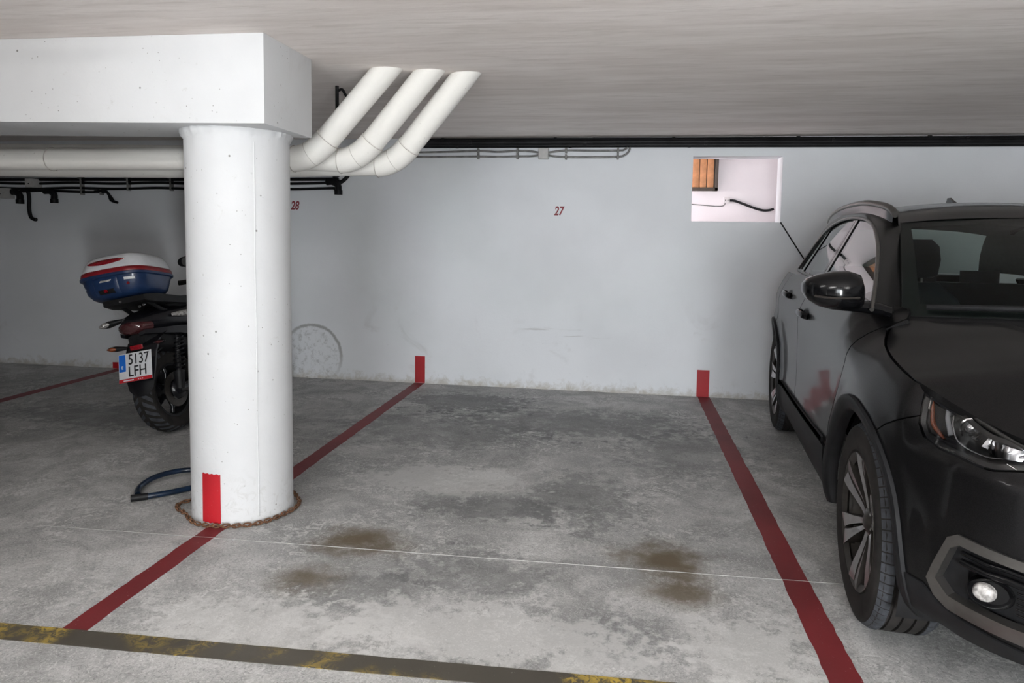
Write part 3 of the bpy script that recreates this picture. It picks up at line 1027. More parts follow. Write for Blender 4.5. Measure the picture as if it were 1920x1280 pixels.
def inpoly(p, poly):
    x, y = p
    c = False
    j = len(poly) - 1
    for i in range(len(poly)):
        xi, yi = poly[i]
        xj, yj = poly[j]
        if (yi > y) != (yj > y) and x < (xj - xi) * (y - yi) / (yj - yi) + xi:
            c = not c
        j = i
    return c
def densify(poly, sp):
    out = []
    for i in range(len(poly)):
        a, b = Vector(poly[i]), Vector(poly[(i + 1) % len(poly)])
        n = max(1, int((b - a).length / sp + 0.5))
        for k in range(n):
            q = a + (b - a) * (k / n)
            out.append((q.x, q.y))
    return out
def panel(name, poly, surf, mat, parent, side=1, sp=0.03, thick=0.018, holes=(), label=None):
    """poly in surface parameters; surf(a, b) -> (u, v, z). One panel with turned-in edges."""
    loops = [densify(poly, sp)] + [densify(h, sp) for h in holes]
    pts, eds = [], []
    for lp in loops:
        b0 = len(pts)
        pts += lp
        eds += [(b0 + i, b0 + (i + 1) % len(lp)) for i in range(len(lp))]
    xs = [p[0] for p in poly]
    ys = [p[1] for p in poly]
    bpts = list(pts)
    y = min(ys) + sp * 0.5
    cell = {}
    for q in bpts:
        cell.setdefault((int(q[0] // sp), int(q[1] // sp)), []).append(q)
    row = 0
    while y < max(ys):
        x = min(xs) + sp * (0.5 if row % 2 else 0.05)
        while x < max(xs):
            if inpoly((x, y), loops[0]) and not any(inpoly((x, y), h) for h in loops[1:]):
                ci, cj = int(x // sp), int(y // sp)
                near = any((q[0] - x) ** 2 + (q[1] - y) ** 2 < (sp * 0.55) ** 2 for di in (-1, 0, 1) for dj in (-1, 0, 1) for q in cell.get((ci + di, cj + dj), ()))
                if not near:
                    pts.append((x, y))
            x += sp
        y += sp * 0.87
        row += 1
    res = delaunay_2d_cdt([Vector(p) for p in pts], eds, [], 0, 1e-5)
    vs, fs = res[0], res[2]
    F = []
    for f in fs:
        c = sum((vs[i] for i in f), Vector((0, 0))) / len(f)
        if inpoly((c.x, c.y), loops[0]) and not any(inpoly((c.x, c.y), h) for h in loops[1:]):
            F.append(list(f))
    V3, N3 = [], []
    e = 0.004
    for p in vs:
        q = surf(p.x, p.y)
        n = (surf(p.x + e, p.y) - surf(p.x - e, p.y)).cross(surf(p.x, p.y + e) - surf(p.x, p.y - e))
        if n.length < 1e-12:
            n = Vector((0, 1, 0))
        n.normalize()
        V3.append(q)
        N3.append(n)
    # make normals point outwards (away from the car's middle)
    cen = Vector((1.3, 0.0, 0.75))
    flip = sum((N3[i].dot(V3[i] - cen) for i in range(len(V3)))) < 0
    if flip:
        N3 = [-n for n in N3]
    f0 = F[len(F) // 2]
    gn = (V3[f0[1]] - V3[f0[0]]).cross(V3[f0[2]] - V3[f0[0]])
    if gn.dot(N3[f0[0]]) < 0:
        F = [f[::-1] for f in F]
    cnt = {}
    for f in F:
        for i in range(len(f)):
            a, b = f[i], f[(i + 1) % len(f)]
            k = (min(a, b), max(a, b))
            cnt.setdefault(k, []).append((a, b))
    V = [loc3(q, side) for q in V3]
    N = [Vector((-n.y * side, n.x, n.z)) for n in N3]
    if thick > 0:
        for k, l in cnt.items():
            if len(l) == 1:
                a, b = l[0]
                i = len(V)
                pa, pb = V3[a] - N3[a] * thick, V3[b] - N3[b] * thick
                d = (V3[b] - V3[a]).cross(N3[a]).normalized()
                for q in (V3[a], V3[b], pb, pa):
                    V.append(loc3(q, side))
                    N.append(Vector((-d.y * side, d.x, d.z)))
                F.append([i + 1, i, i + 3, i + 2])
    if side < 0:
        F = [f[::-1] for f in F]
    o = mobj(name, V, F, mat, parent, True, 180, N)
    if label:
        o['label'] = label
    return o

def arc(cu, r, a0, a1, n=26):
    """points (u, z) on a wheel arch; angles in degrees from the rear horizontal, counter-clockwise seen with the nose left"""
    return [(cu + r * cos(radians(a0 + (a1 - a0) * i / n)), WZ + r * sin(radians(a0 + (a1 - a0) * i / n))) for i in range(n + 1)]
def uz(pts):
    return [(s_u(u), z) for u, z in pts]
SU = body
RA = 0.435
DOORLINE = [(.175, 1.085), (.20, 1.02), (.225, .94), (.265, .885), (.365, .78), (.50, .665), (.565, .58)]

# greenhouse side surface
def green(u, z):
    v = .82 - .17 * ((z - 1.16) / .33)
    if u > 1.6:
        v -= .055 * ((u - 1.6) / 1.0) ** 2
    if u < 0.6:
        v -= 0.0
    return Vector((u, v, z))
DLO_TOP = [(.16, 1.117), (.34, 1.215), (.58, 1.327), (.80, 1.404), (1.0, 1.453), (1.23, 1.484), (1.50, 1.497), (1.79, 1.494), (2.06, 1.470), (2.30, 1.425), (2.50, 1.345), (2.66, 1.235), (2.74, 1.150)]
WS_EDGE = [(.285, .712, 1.088), (.46, .675, 1.190), (.64, .636, 1.287), (.82, .595, 1.380), (.985, .557, 1.4605)]
ROOF_EDGE = [(1.2, .568, 1.498), (1.5, .575, 1.523), (1.8, .576, 1.530), (2.1, .572, 1.527), (2.4, .565, 1.515), (2.7, .552, 1.488), (2.98, .535, 1.445), (3.17, .56, 1.31), (3.31, .60, 1.15)]
def car_body():
    for side in (1, -1):
        # dark inner structure behind the gaps, with the arches left open
        shell = uz([(-.60, .78)] + [(-.60, .24), (-RA * .98, .26)] + list(reversed(arc(0, RA + .005, -14, 194))) [:0]) if False else None
        lo = uz(list(reversed(arc(0, RA, -13, 193))))
        front_pts = [(s_u(-.62), .80), (s_u(-.62), .27)] + lo + uz([(1.0, .26), (WB - RA, .26)]) + uz(list(reversed(arc(WB, RA, -13, 193)))) + uz([(3.1, .27), (3.1, 1.08), (2.4, 1.13), (1.2, 1.12), (.3, 1.06), (.05, .97), (-.3, .92)])
        panel('inner_shell', front_pts, lambda a, b: body(a, b, -.02), M['black'], car, side, 0.07, 0.0)
        # wing
        P = [(-.397, .852), (-.385, .885), (-.368, .932)] + [(u, edge_z(u) - .004) for u in (-.33, -.25, -.15, -.05, .03, .09, .14, .168)] + [(u - .003, z) for u, z in DOORLINE] + [(.575, .47), (.575, .27), (.46, .27)] + arc(0, RA + .005, -8, 119, 24) + [(-.275, .792)]
        panel('front_wing', uz(P), SU, M['paint'], car, side, 0.026)
        # doors
        bl = [(u + .004, z) for u, z in DOORLINE]
        P = bl + [(.585, .47), (1.545, .445), (1.545, .66), (1.50, .82), (1.455, .98), (1.435, 1.148), (1.0, 1.146), (.5, 1.138), (.24, 1.12)]
        fd = panel('front_door', uz(P), SU, M['paint'], car, side, 0.028)
        arcb = arc(WB, RA + .045, 100, 176, 18)
        P = [(1.443, 1.148), (1.463, .98), (1.508, .82), (1.553, .66), (1.553, .445), (2.10, .43), (2.14, .44), (2.16, .52)] + [(u - .02, z) for u, z in reversed(arcb[2:10])] + [(2.44, .88), (2.47, 1.0), (2.46, 1.14), (2.0, 1.15)]
        rd = panel('rear_door', uz(P), SU, M['paint'], car, side, 0.028)
        P = [(2.466, 1.14), (2.478, 1.0), (2.448, .88)] + [(u - .012, z) for u, z in arcb[2:10]] + [(2.168, .52), (2.148, .44)] + list(reversed(arc(WB, RA + .005, 4, 171, 30)))[0:] + [(WB + RA + .02, .42), (3.12, .55), (3.15, .80), (3.10, 1.12)]
        panel('rear_quarter', uz(P), SU, M['paint'], car, side, 0.03)
        # sill cladding
        P = [(.585, .462), (1.2, .445), (1.6, .436), (2.14, .424), (WB - RA - .02, .34), (WB - RA - .03, .235), (1.4, .225), (.6, .225), (.48, .245), (.585, .35)]
        panel('sill_cladding', uz(P), lambda a, b: body(a, b, .010), M['cladding'], car, side, 0.03, 0.02)
        panel('sill_strip', uz([(.62, .472), (1.2, .456), (1.7, .448), (2.12, .440), (2.12, .456), (1.7, .466), (1.2, .476), (.62, .496)]), lambda a, b: body(a, b, .014), M['cladding'], car, side, 0.03, 0.012)
        # wheel arch mouldings
        for cu, a0, a1 in ((0, -12, 196), (WB, -12, 188)):
            n = 40
            V, F = [], []
            prof = [(-.038, -.03), (-.036, .002), (-.030, .010), (.010, .012), (.020, .008), (.022, -.004)]
            for i in range(n + 1):
                a = radians(a0 + (a1 - a0) * i / n)
                for dr, off in prof:
                    r = RA + dr
                    q = body(s_u(cu + r * cos(a)), WZ + r * sin(a), off + .004)
                    V.append(loc3(q, side))
            k = len(prof)
            for i in range(n):
                for j in range(k - 1):
                    F.append((i * k + j, i * k + j + 1, (i + 1) * k + j + 1, (i + 1) * k + j))
            if side > 0:
                F = [f[::-1] for f in F]
            mobj('arch_moulding', V, F, M['cladding'], car, True, 50)
            # liner
            V, F = [], []
            for i in range(n + 1):
                a = radians(-20 + 220 * i / n)
                for v in (.86, .50):
                    V.append(loc3(Vector((cu + (RA - .012) * cos(a), v, WZ + (RA - .012) * sin(a))), side))
            for i in range(n):
                F.append((i * 2, i * 2 + 1, i * 2 + 3, i * 2 + 2))
            c = len(V)
            ring = [(RA - .012, -20 + 220 * i / n) for i in range(n + 1)]
            V.append(loc3(Vector((cu, .50, WZ)), side))
            for i in range(n):
                F.append((i * 2 + 1, c, i * 2 + 3))
            mobj('arch_liner', V, F, M['black'], car, True, 40)
        # side glass
        belt = [(2.70, 1.160), (2.3, 1.166), (1.9, 1.166), (1.5, 1.163), (1.0, 1.158), (.5, 1.150), (.25, 1.142)]
        top = catmull([(u, z, 0) for u, z in DLO_TOP], 5)
        def tz(u):
            for i in range(len(top) - 1):
                if top[i].x <= u <= top[i + 1].x:
                    return top[i].y + (top[i + 1].y - top[i].y) * (u - top[i].x) / (top[i + 1].x - top[i].x)
            return 1.16
        def bz(u):
            return 1.142 + (min(u, 1.9) - .25) / 1.65 * .024
        def window(u0, u1, l0, l1):
            pts = []
            n = 22
            for i in range(n + 1):
                u = u0 + (u1 - u0) * i / n
                pts.append((u, bz(u)))
            for i in range(n + 1):
                u = l1 + (l0 - l1) * i / n
                pts.append((u, max(tz(u) - .012, bz(u) + .002)))
            return pts
        gl = lambda a, b: green(a, b) - Vector((0, .006, 0))
        w1 = panel('door_window', window(.245, 1.375, .24, 1.405), gl, M['sideglass'], fd, side, 0.05, 0.0)
        w2 = panel('door_window', window(1.49, 2.245, 1.515, 2.12), gl, M['privacy'], rd, side, 0.05, 0.0)
        panel('quarter_window', window(2.30, 2.69, 2.18, 2.68), gl, M['privacy'], car, side, 0.05, 0.0)
        panel('door_pillar', [(1.375, 1.165), (1.43, 1.165), (1.455, 1.484), (1.405, 1.484)], lambda a, b: green(a, b), M['gloss'], fd, side, 0.06, 0.02)
        panel('door_pillar', [(1.438, 1.165), (1.49, 1.165), (1.515, 1.484), (1.463, 1.484)], lambda a, b: green(a, b), M['gloss'], rd, side, 0.06, 0.02)
        panel('window_divider', [(2.25, 1.165), (2.30, 1.165), (2.185, 1.443), (2.135, 1.452)], lambda a, b: green(a, b), M['gloss'], rd, side, 0.06, 0.02)
        panel('mirror_sail', [(.245, 1.142), (.43, 1.148), (.30, 1.185)], lambda a, b: green(a, b) + Vector((0, .003, 0)), M['gloss'], fd, side, 0.05, 0.02)
        tube('belt_trim', [loc3(green(u, z - .006) + Vector((0, .008, 0)), side) for u, z in belt], 0.009, M['chrome'], car, 8, flat=(1.2, .6))
        tube('window_trim', [loc3(green(p.x, p.y) + Vector((0, .006, 0)), side) for p in top], 0.0085, M['chrome'], car, 8, flat=(1.0, 1.0))
        # pillars and cant rail, one skin from the window line to the windscreen and roof edge
        O = catmull([green(u, z) for u, z in DLO_TOP], 8)
        I = catmull([Vector(p) for p in WS_EDGE + ROOF_EDGE], 8)
        n = 100
        def along(L, t):
            x = t * (len(L) - 1)
            i = min(int(x), len(L) - 2)
            return L[i].lerp(L[i + 1], x - i)
        V, F = [], []
        k = 9
        for i in range(n + 1):
            t = i / n
            a, b = along(O, t), along(I, t)
            out = Vector((0, .6, .8)).normalized()
            for j in range(k):
                q = j / (k - 1)
                V.append(loc3(a.lerp(b, q) + out * (.016 * sin(pi * q) + .002), side))
        for i in range(n):
            for j in range(k - 1):
                f = (i * k + j, i * k + j + 1, (i + 1) * k + j + 1, (i + 1) * k + j)
                F.append(f if side > 0 else f[::-1])
        mobj('pillar_skin', V, F, M['paint'], car, True, 60)
        # inner lining of the pillars
        V2 = [v + Vector((.022 * side, .05 * sstep(1.3, .9, v.y) - .05 * sstep(2.5, 2.9, v.y), -.012)) for v in V]
        mobj('pillar_lining', V2, [f[::-1] for f in F], M['lining'], car, True, 60)
        # door handles
        for d, u, z in ((fd, 1.235, .985), (rd, 2.03, 1.028)):
            c = body(s_u(u), z)
            P = [loc3(body(s_u(u + du), z + dz, off), side) for du, dz, off in ((-.105, -.004, .004), (-.085, 0, .026), (-.03, .003, .036), (.04, .003, .036), (.09, 0, .026), (.11, -.004, .004))]
            tube('door_handle', catmull(P, 5), 0.0155, M['gloss'], d, 10, flat=(1.15, .6))
            bm = bmesh.new()
            cup = []
            for i in range(20):
                a = 2 * pi * i / 20
                cup.append(loc3(body(s_u(u + .075 * cos(a)), z + .030 * sin(a), .0015), side))
            f = bm.faces.new([bm.verts.new(p) for p in cup])
            bobj('handle_recess', bm, M['black'], d)
        # mirror
        mir = []
        for v, hz, hy, cz, cu in ((.868, .040, .05, 1.168, .235), (.885, .066, .078, 1.180, .225), (.93, .078, .095, 1.182, .215), (.98, .074, .095, 1.182, .215), (1.03, .062, .085, 1.182, .222), (1.068, .042, .062, 1.184, .235), (1.085, .018, .03, 1.188, .245)):
            r = []
            for i in range(22):
                a = 2 * pi * i / 22
                c_, s_ = cos(a), sin(a)
                e = 2 / 2.8
                r.append(loc3(Vector((cu + hy * math.copysign(abs(c_) ** e, c_), v, cz + hz * math.copysign(abs(s_) ** e, s_))), side))
            mir.append(r if side > 0 else r[::-1])
        mo = loft('side_mirror', mir, M['gloss'], car)
        tube('mirror_arm', [loc3(Vector(p), side) for p in ((.22, .775, 1.105), (.22, .82, 1.118), (.225, .88, 1.122), (.225, .93, 1.122))], [.032, .034, .03, .026], M['gloss'], mo, 12, flat=(.75, 1.5))
        V = [loc3(Vector(p), side) for p in ((.316, .895, 1.13), (.316, 1.04, 1.13), (.316, 1.04, 1.235), (.316, .895, 1.235))]
        mobj('mirror_glass', V, [(0, 1, 2, 3)], M['mirror'], mo)
        P = [loc3(Vector(p), side) for p in ((.124, .90, 1.162), (.116, .96, 1.160), (.122, 1.01, 1.160), (.148, 1.05, 1.163))]
        tube('indicator_strip', catmull(P, 4), 0.008, M['darkalloy'], mo, 8, flat=(.6, 1.0))
        # roof rail
        P = [(.93, .592, 1.500), (1.0, .60, 1.530), (1.15, .603, 1.552), (1.45, .607, 1.575), (1.8, .606, 1.578), (2.15, .60, 1.568), (2.45, .588, 1.545), (2.62, .578, 1.52), (2.70, .57, 1.495)]
        W_ = catmull(P, 6)
        Vw, Fw = [], []
        for q in W_:
            for dv, dz in ((.010, 0), (.016, -.07), (-.016, -.07), (-.010, 0)):
                Vw.append(loc3(q + Vector((0, dv, dz)), side))
        for i in range(len(W_) - 1):
            for j in range(4):
                Fw.append((i * 4 + j, i * 4 + (j + 1) % 4, i * 4 + 4 + (j + 1) % 4, i * 4 + 4 + j))
        mobj('rail_web', Vw, Fw, M['gloss'], car, True, 40)
        tube('roof_rail', [loc3(Vector(p), side) for p in catmull(P, 6)], 0.017, M['chrome'], car, 10, flat=(1.0, 1.0))
    # roof
    I = catmull([Vector(p) for p in [WS_EDGE[-1]] + ROOF_EDGE[:7]], 8)
    zc = hermite([(.93, 1.487), (1.1, 1.535), (1.35, 1.570), (1.7, 1.592), (2.1, 1.597), (2.5, 1.580), (2.8, 1.545), (3.02, 1.490)])
    V, F = [], []
    m = 17
    for p in I:
        for j in range(m):
            a = -1 + 2 * j / (m - 1)
            u = p.x - .05 * (1 - a * a) * sstep(1.4, .98, p.x) + .04 * (1 - a * a) * sstep(2.6, 2.98, p.x)
            z = p.z + (zc(u) - p.z) * (1 - abs(a) ** 2.2)
            V.append(Vector((p.y * a, u, z)))
    for i in range(len(I) - 1):
        for j in range(m - 1):
            F.append((i * m + j, i * m + j + 1, (i + 1) * m + j + 1, (i + 1) * m + j))
    roof = mobj('roof', V, F, M['paint'], car, True, 70)
    mobj('headliner', [v - Vector((0, 0, .03)) for v in V], [f[::-1] for f in F], M['lining'], car, True, 70)
    # shark fin aerial
    loft('aerial', [[(-.012, 2.0, 1.598), (.012, 2.0, 1.598), (.010, 2.16, 1.595), (-.010, 2.16, 1.595)], [(-.004, 2.10, 1.640), (.004, 2.10, 1.640), (.003, 2.15, 1.640), (-.003, 2.15, 1.640)]], M['gloss'], roof)
    # windscreen
    def ws(a, b):
        bot = Vector((.285 - .30 * (1 - a * a), .712 * a, 1.088 + .034 * (1 - a * a)))
        tp = Vector((.985 - .055 * (1 - a * a), .557 * a, 1.4605 + .025 * (1 - a * a)))
        q = bot.lerp(tp, b)
        q += Vector((-.45, 0, .9)).normalized() * (.022 * sin(pi * b))
        return q
    def ws_mesh(name, a0, a1, b0, b1, mat, parent, off=0.0, na=24, nb=14):
        V, F = [], []
        nrm = Vector((-.45, 0, .9)).normalized()
        for i in range(nb + 1):
            for j in range(na + 1):
                a = a0 + (a1 - a0) * j / na
                q = ws(a, b0 + (b1 - b0) * i / nb) + nrm * off
                V.append(Vector((q.y, q.x, q.z)))
        for i in range(nb):
            for j in range(na):
                F.append((i * (na + 1) + j, i * (na + 1) + j + 1, (i + 1) * (na + 1) + j + 1, (i + 1) * (na + 1) + j))
        return mobj(name, V, F, mat, parent, True, 180)
    w = ws_mesh('windscreen', -1, 1, 0, 1, M['windscreen'], car)
    for k, (a0, a1, b0, b1) in enumerate(((-1, -.925, 0, 1), (.925, 1, 0, 1), (-.93, .93, .93, 1), (-.93, .93, 0, .10), (-.16, .16, .78, .95))):
        ws_mesh('black_border', a0, a1, b0, b1, M['lampdark'], w, -.004, 10 if k > 1 else 3, 10 if k < 2 else 3)
    # cowl and wiper
    V, F = [], []
    for i in range(25):
        a = -1 + 2 * i / 24
        q = ws(a, 0)
        for du, dz in ((0.02, -.002), (-.02, -.012), (-.075, -.03)):
            V.append(Vector((q.y, q.x + du, q.z + dz)))
    for i in range(24):
        for j in range(2):
            F.append((i * 3 + j, i * 3 + j + 1, i * 3 + j + 4, i * 3 + j + 3))
    mobj('cowl', V, F, M['black'], car, True)
    for (a0, a1, ap) in ((-.90, -.02, .16), (.10, .86, .93)):
        P = [ws(a0 + (a1 - a0) * i / 14, .045) + Vector((-.45, 0, .9)).normalized() * .014 for i in range(15)]
        wp = tube('wiper', [Vector((q.y, q.x, q.z)) for q in P], 0.008, M['cladding'], car, 8, flat=(1.3, .8))
        am = (a0 * .45 + a1 * .55)
        P = [ws(am, .045) + Vector((-.01, 0, .028)), ws((am + ap) / 2, .025) + Vector((-.01, 0, .03)), ws(ap, .0) + Vector((-.03, 0, .012))]
        tube('wiper_arm', [Vector((q.y, q.x, q.z)) for q in P], [.006, .010, .013], M['black'], wp, 8)
    # bonnet
    E = catmull([Vector(p) for p in ((.235, .745, 1.072), (.12, .795, 1.034), (.02, .823, 1.004), (-.10, .832, .980), (-.25, .828, .958), (-.36, .808, .939), (-.50, .722, .888), (-.62, .640, .858), (-.73, .50, .838), (-.80, .34, .826), (-.838, .17, .820), (-.85, .02, .818))], 7)
    hc = hermite([(-.86, .818), (-.83, .842), (-.76, .885), (-.65, .938), (-.5, .985), (-.3, 1.028), (-.1, 1.062), (.05, 1.090), (.25, 1.11)])
    V, F = [], []
    m = 31
    for p in E:
        for j in range(m):
            a = -1 + 2 * j / (m - 1)
            bow = -.26 * (1 - a * a) * sstep(-.55, .235, p.x)
            u = p.x + bow
            z = p.z + (max(hc(u), p.z) - p.z) * (1 - abs(a) ** 2.6) + .010 * exp(-((abs(a) - .62) / .10) ** 2) * sstep(-.8, -.3, u)
            V.append(Vector((p.y * a, u, z)))
    for i in range(len(E) - 1):
        for j in range(m - 1):
            F.append((i * m + j, i * m + j + 1, (i + 1) * m + j + 1, (i + 1) * m + j)[::-1])
    # turned-down edge
    base = len(V)
    rim = [i * m for i in range(len(E))] + [(len(E) - 1) * m + j for j in range(1, m)] + [i * m + m - 1 for i in reversed(range(len(E) - 1))]
    for r in rim:
        V.append(V[r] + Vector((0, .0, -.022)))
    for i in range(len(rim) - 1):
        F.append((rim[i], base + i, base + i + 1, rim[i + 1]))
    mobj('bonnet', V, F, M['paint'], car, True, 50)
    mobj('under_bonnet', [v - Vector((0, -.0, .03)) * 1.0 for v in V[:base]], F[:(len(E) - 1) * (m - 1)], M['black'], car, True, 50)

    # front bumper, both sides, with fog pockets
    FOG_O = [(.816, .412), (.801, .496), (.789, .556), (.773, .575), (.662, .564), (.46, .552), (.40, .45), (.46, .345), (.654, .337), (.741, .342), (.787, .346), (.807, .368)]
    FOG_I = [(.803, .425), (.797, .452), (.782, .53), (.768, .547), (.66, .538), (.48, .527), (.43, .45), (.48, .382), (.673, .379), (.748, .385), (.784, .390)]
    def shrink(P, k):
        c = (sum(p[0] for p in P) / len(P), sum(p[1] for p in P) / len(P))
        out = []
        n = len(P)
        for i in range(n):
            a, b, d = Vector(P[i - 1]), Vector(P[i]), Vector(P[(i + 1) % n])
            e1, e2 = (b - a).normalized(), (d - b).normalized()
            nn = (Vector((-e1.y, e1.x)) + Vector((-e2.y, e2.x)))
            nn = nn.normalized() / max(.5, (1 + e1.dot(e2)) / 2) ** .5
            if nn.dot(Vector(c) - b) < 0:
                nn = -nn
            out.append(tuple(b + nn * k))
        return out
    fo = [(s_v(v), z) for v, z in FOG_O]
    f2 = [(s_v(v), z) for v, z in FOG_I]
    f1 = shrink(fo, .012)
    HL = [(-.371, .934), (-.389, .877), (-.403, .831), (-.424, .796), (-.482, .777), (-.561, .774), (-.623, .768), (-.647, .769), (-.683, .780), (-.72, .790), (-.75, .800)]
    HLtop = [(-.79, .828), (-.74, .836), (-.691, .846), (-.62, .853), (-.542, .876), (-.419, .908)]
    for side in (1, -1):
        sg = s_v(.42)
        P = uz([(-.223, .745), (-.277, .787), (-.397, .847)]) + uz([(u, z - .005) for u, z in HL[2:]]) + [(s_v(.50), .795), (sg, .80), (sg, .60), (0, .60), (0, .285), (s_v(.4), .283), (s_v(.655), .280)] + uz([(-.60, .268), (-.53, .272), (-.40, .285), (-.302, .294)]) + list(reversed(uz(arc(0, RA + .005, 122, 187, 14))))[:-1]
        fb = panel('front_bumper', P, SU, M['paint'], car, side, 0.025, 0.02, [f1])
        panel('lower_lip', [(0, .312), (s_v(.5), .312), (s_v(.655), .314)] + uz([(-.607, .331), (-.551, .346), (-.509, .385), (-.44, .388), (-.37, .384), (-.40, .335), (-.31, .292), (-.40, .282), (-.53, .270), (-.60, .264)]) + [(s_v(.655), .272), (s_v(.4), .272), (0, .272)], lambda a, b: body(a, b, .006), M['cladding'], fb, side, 0.03, 0.01)
        ft = panel('fog_trim', fo, lambda a, b: body(a, b, .010), M['chrome'], fb, side, 0.02, 0.03, [f2])
        panel('fog_pocket', f2, lambda a, b: body(a, b, -.038), M['black'], fb, side, 0.03, 0.0)
        for zz, w_ in ((.520, .007), (.494, .011), (.470, .003), (.455, .003), (.440, .003), (.425, .003), (.410, .003)):
            v0 = .772 if zz > .49 else .672
            tube('pocket_bar', [loc3(body(s_v(v), zz - .004 * (i % 2), -.016), side) for i, v in enumerate([v0 - (v0 - .44) * q / 8 for q in range(9)])], w_, M['gloss'], fb, 8)
        # fog lamp
        fc = body(s_v(.718), .443, -.014)
        pn = plan(s_v(.735))[1]
        fa = Vector((-.92, .39, 0)).normalized()
        t1 = Vector((-fa.y, fa.x, 0))
        def disc(name, c, prof, mat, par, sx=1.0, seg=28):
            V, F = [], []
            for d, r in prof:
                for i in range(seg):
                    a = 2 * pi * i / seg
                    V.append(loc3(c + fa * d + t1 * (r * sx * cos(a)) + Vector((0, 0, r * sin(a))), side))
            for k in range(len(prof) - 1):
                for i in range(seg):
                    f = (k * seg + i, k * seg + (i + 1) % seg, (k + 1) * seg + (i + 1) % seg, (k + 1) * seg + i)
                    F.append(f)
            F.append(tuple((len(prof) - 1) * seg + i for i in range(seg)))
            bm = bmesh.new()
            vs = [bm.verts.new(v) for v in V]
            for f in F:
                bm.faces.new([vs[i] for i in f])
            return bobj(name, bm, mat, par, True, 40)
        fl = disc('fog_lamp', fc, [(-.03, .040), (.004, .040), (.006, .038), (-.004, .030)], M['gloss'], car, 1.35)
        disc('fog_lens', fc - t1 * .014, [(-.02, .0245), (.006, .0245), (.012, .021), (.016, .012), (.017, .004)], M['clearlens'], fl, 1.15)
        # headlight
        hp = uz(HL) + uz(HLtop)
        hd = panel('headlight', hp, lambda a, b: body(a, b, -.050), M['lampdark'], car, side, 0.03, 0.0)
        panel('lamp_cover', hp, lambda a, b: body(a, b, -.001), M['lampglass'], hd, side, 0.025, 0.0)
        rim_in = shrink(hp, .012)
        panel('lamp_rim', hp, lambda a, b: body(a, b, -.006), M['lampdark'], hd, side, 0.025, 0.03, [rim_in])
        # satin eyebrow along the top and down the outer end
        brow = [(-.402, .870), (-.392, .900), (-.387, .915), (-.402, .914), (-.491, .886), (-.615, .862), (-.694, .836), (-.74, .826)]
        P = [loc3(body(s_u(u), z, -.012), side) for u, z in brow]
        tube('satin_brow', catmull(P, 4), .0088, M['chrome'], hd, 8, flat=(1.2, .6))
        P = [loc3(body(s_u(u), z, -.014), side) for u, z in ((-.392, .900), (-.409, .868), (-.429, .832), (-.457, .810), (-.475, .800))]
        tube('amber_strip', catmull(P, 4), [.0035 + .004 * sin(pi * i / 16) for i in range(17)], M['amber'], hd, 8)
        P = [loc3(body(s_u(u), z, -.022), side) for u, z in ((-.438, .880), (-.454, .854), (-.476, .829), (-.488, .812))]
        tube('light_guide', catmull(P, 4), .0085, M['drl'], hd, 8)
        P = [loc3(body(s_u(u), z, -.020), side) for u, z in ((-.468, .868), (-.485, .839), (-.521, .804), (-.585, .790), (-.637, .791), (-.688, .812), (-.71, .818))]
        tube('chrome_line', catmull(P, 4), .0035, M['lampsilver'], hd, 8)
        c = body(s_u(-.541), .845, -.032)
        disc('projector', c, [(-.02, .034), (.004, .034), (.006, .030), (-.004, .028), (-.004, .024), (.008, .022), (.016, .015), (.019, .005)], M['lampsilver'], hd)
        panel('reflector_bowl', uz([(-.60, .842), (-.70, .825), (-.69, .800), (-.62, .798), (-.59, .81)]), lambda a, b: body(a, b, -.040 + .03 * abs(sin(a * 22))), M['lampsilver'], hd, side, 0.012, 0.0)
    # grille between the headlights
    gr = panel('grille', [(0, .602), (s_v(.418), .602), (s_v(.418), .80), (0, .815)], lambda a, b: body(a, b, -.05), M['black'], car, 1, 0.05, 0.0)
    panel('grille_backing', [(0, .602), (s_v(.418), .602), (s_v(.418), .80), (0, .815)], lambda a, b: body(a, b, -.05), M['black'], gr, -1, 0.05, 0.0)
    for k in range(5):
        z = .63 + k * .038
        P = [loc3(body(s_v(abs(v)), z, -.02), 1 if v >= 0 else -1) for v in [-.415 + .83 * i / 20 for i in range(21)]]
        tube('grille_bar', P, .009, M['gloss'] if k % 2 else M['chrome'], gr, 8)
    # tail: bumper, tailgate, rear glass
    e = _s[-1]
    def s_rv(v):
        lo, hi = s_u(2.62), e
        for _ in range(40):
            mdl = (lo + hi) / 2
            if plan(mdl)[0].y > v:
                lo = mdl
            else:
                hi = mdl
        return lo
    for side in (1, -1):
        rb = panel('rear_bumper', uz([(WB + RA + .03, .41), (WB + RA + .03, .26), (3.2, .25)]) + [(s_rv(.6), .25), (e, .25), (e, .60), (s_rv(.6), .60)] + uz([(3.155, .60), (3.125, .55)]), SU, M['cladding'], car, side, 0.05)
        tl = panel('tail_light', uz([(3.16, .82), (3.11, .98)]) + [(s_rv(.62), .98), (s_rv(.60), .84)], SU, M['reflector'], car, side, 0.04)
        panel('tailgate', [(s_rv(.60), .605), (e, .605), (e, 1.12), (s_rv(.62), 1.12), (s_rv(.615), .985), (s_rv(.60), .83)], SU, M['paint'], car, side, 0.05)
        panel('rear_corner', uz([(3.155, .605)]) + [(s_rv(.605), .605), (s_rv(.605), .825)] + uz([(3.165, .81)]), SU, M['paint'], car, side, 0.05)
    V, F = [], []
    for i in range(7):
        q = i / 6
        for j in range(13):
            a = -1 + 2 * j / 12
            V.append(Vector(((.595 - .05 * q) * a, 3.34 + .06 * (1 - a * a) - .33 * q, 1.13 + .325 * q + .02 * (1 - a * a) * q)))
    for i in range(6):
        for j in range(12):
            F.append((i * 13 + j, i * 13 + j + 1, (i + 1) * 13 + j + 1, (i + 1) * 13 + j))
    mobj('rear_window', V, F, M['rearglass'], car, True, 60)
    # floor pan
    V = []
    F = []
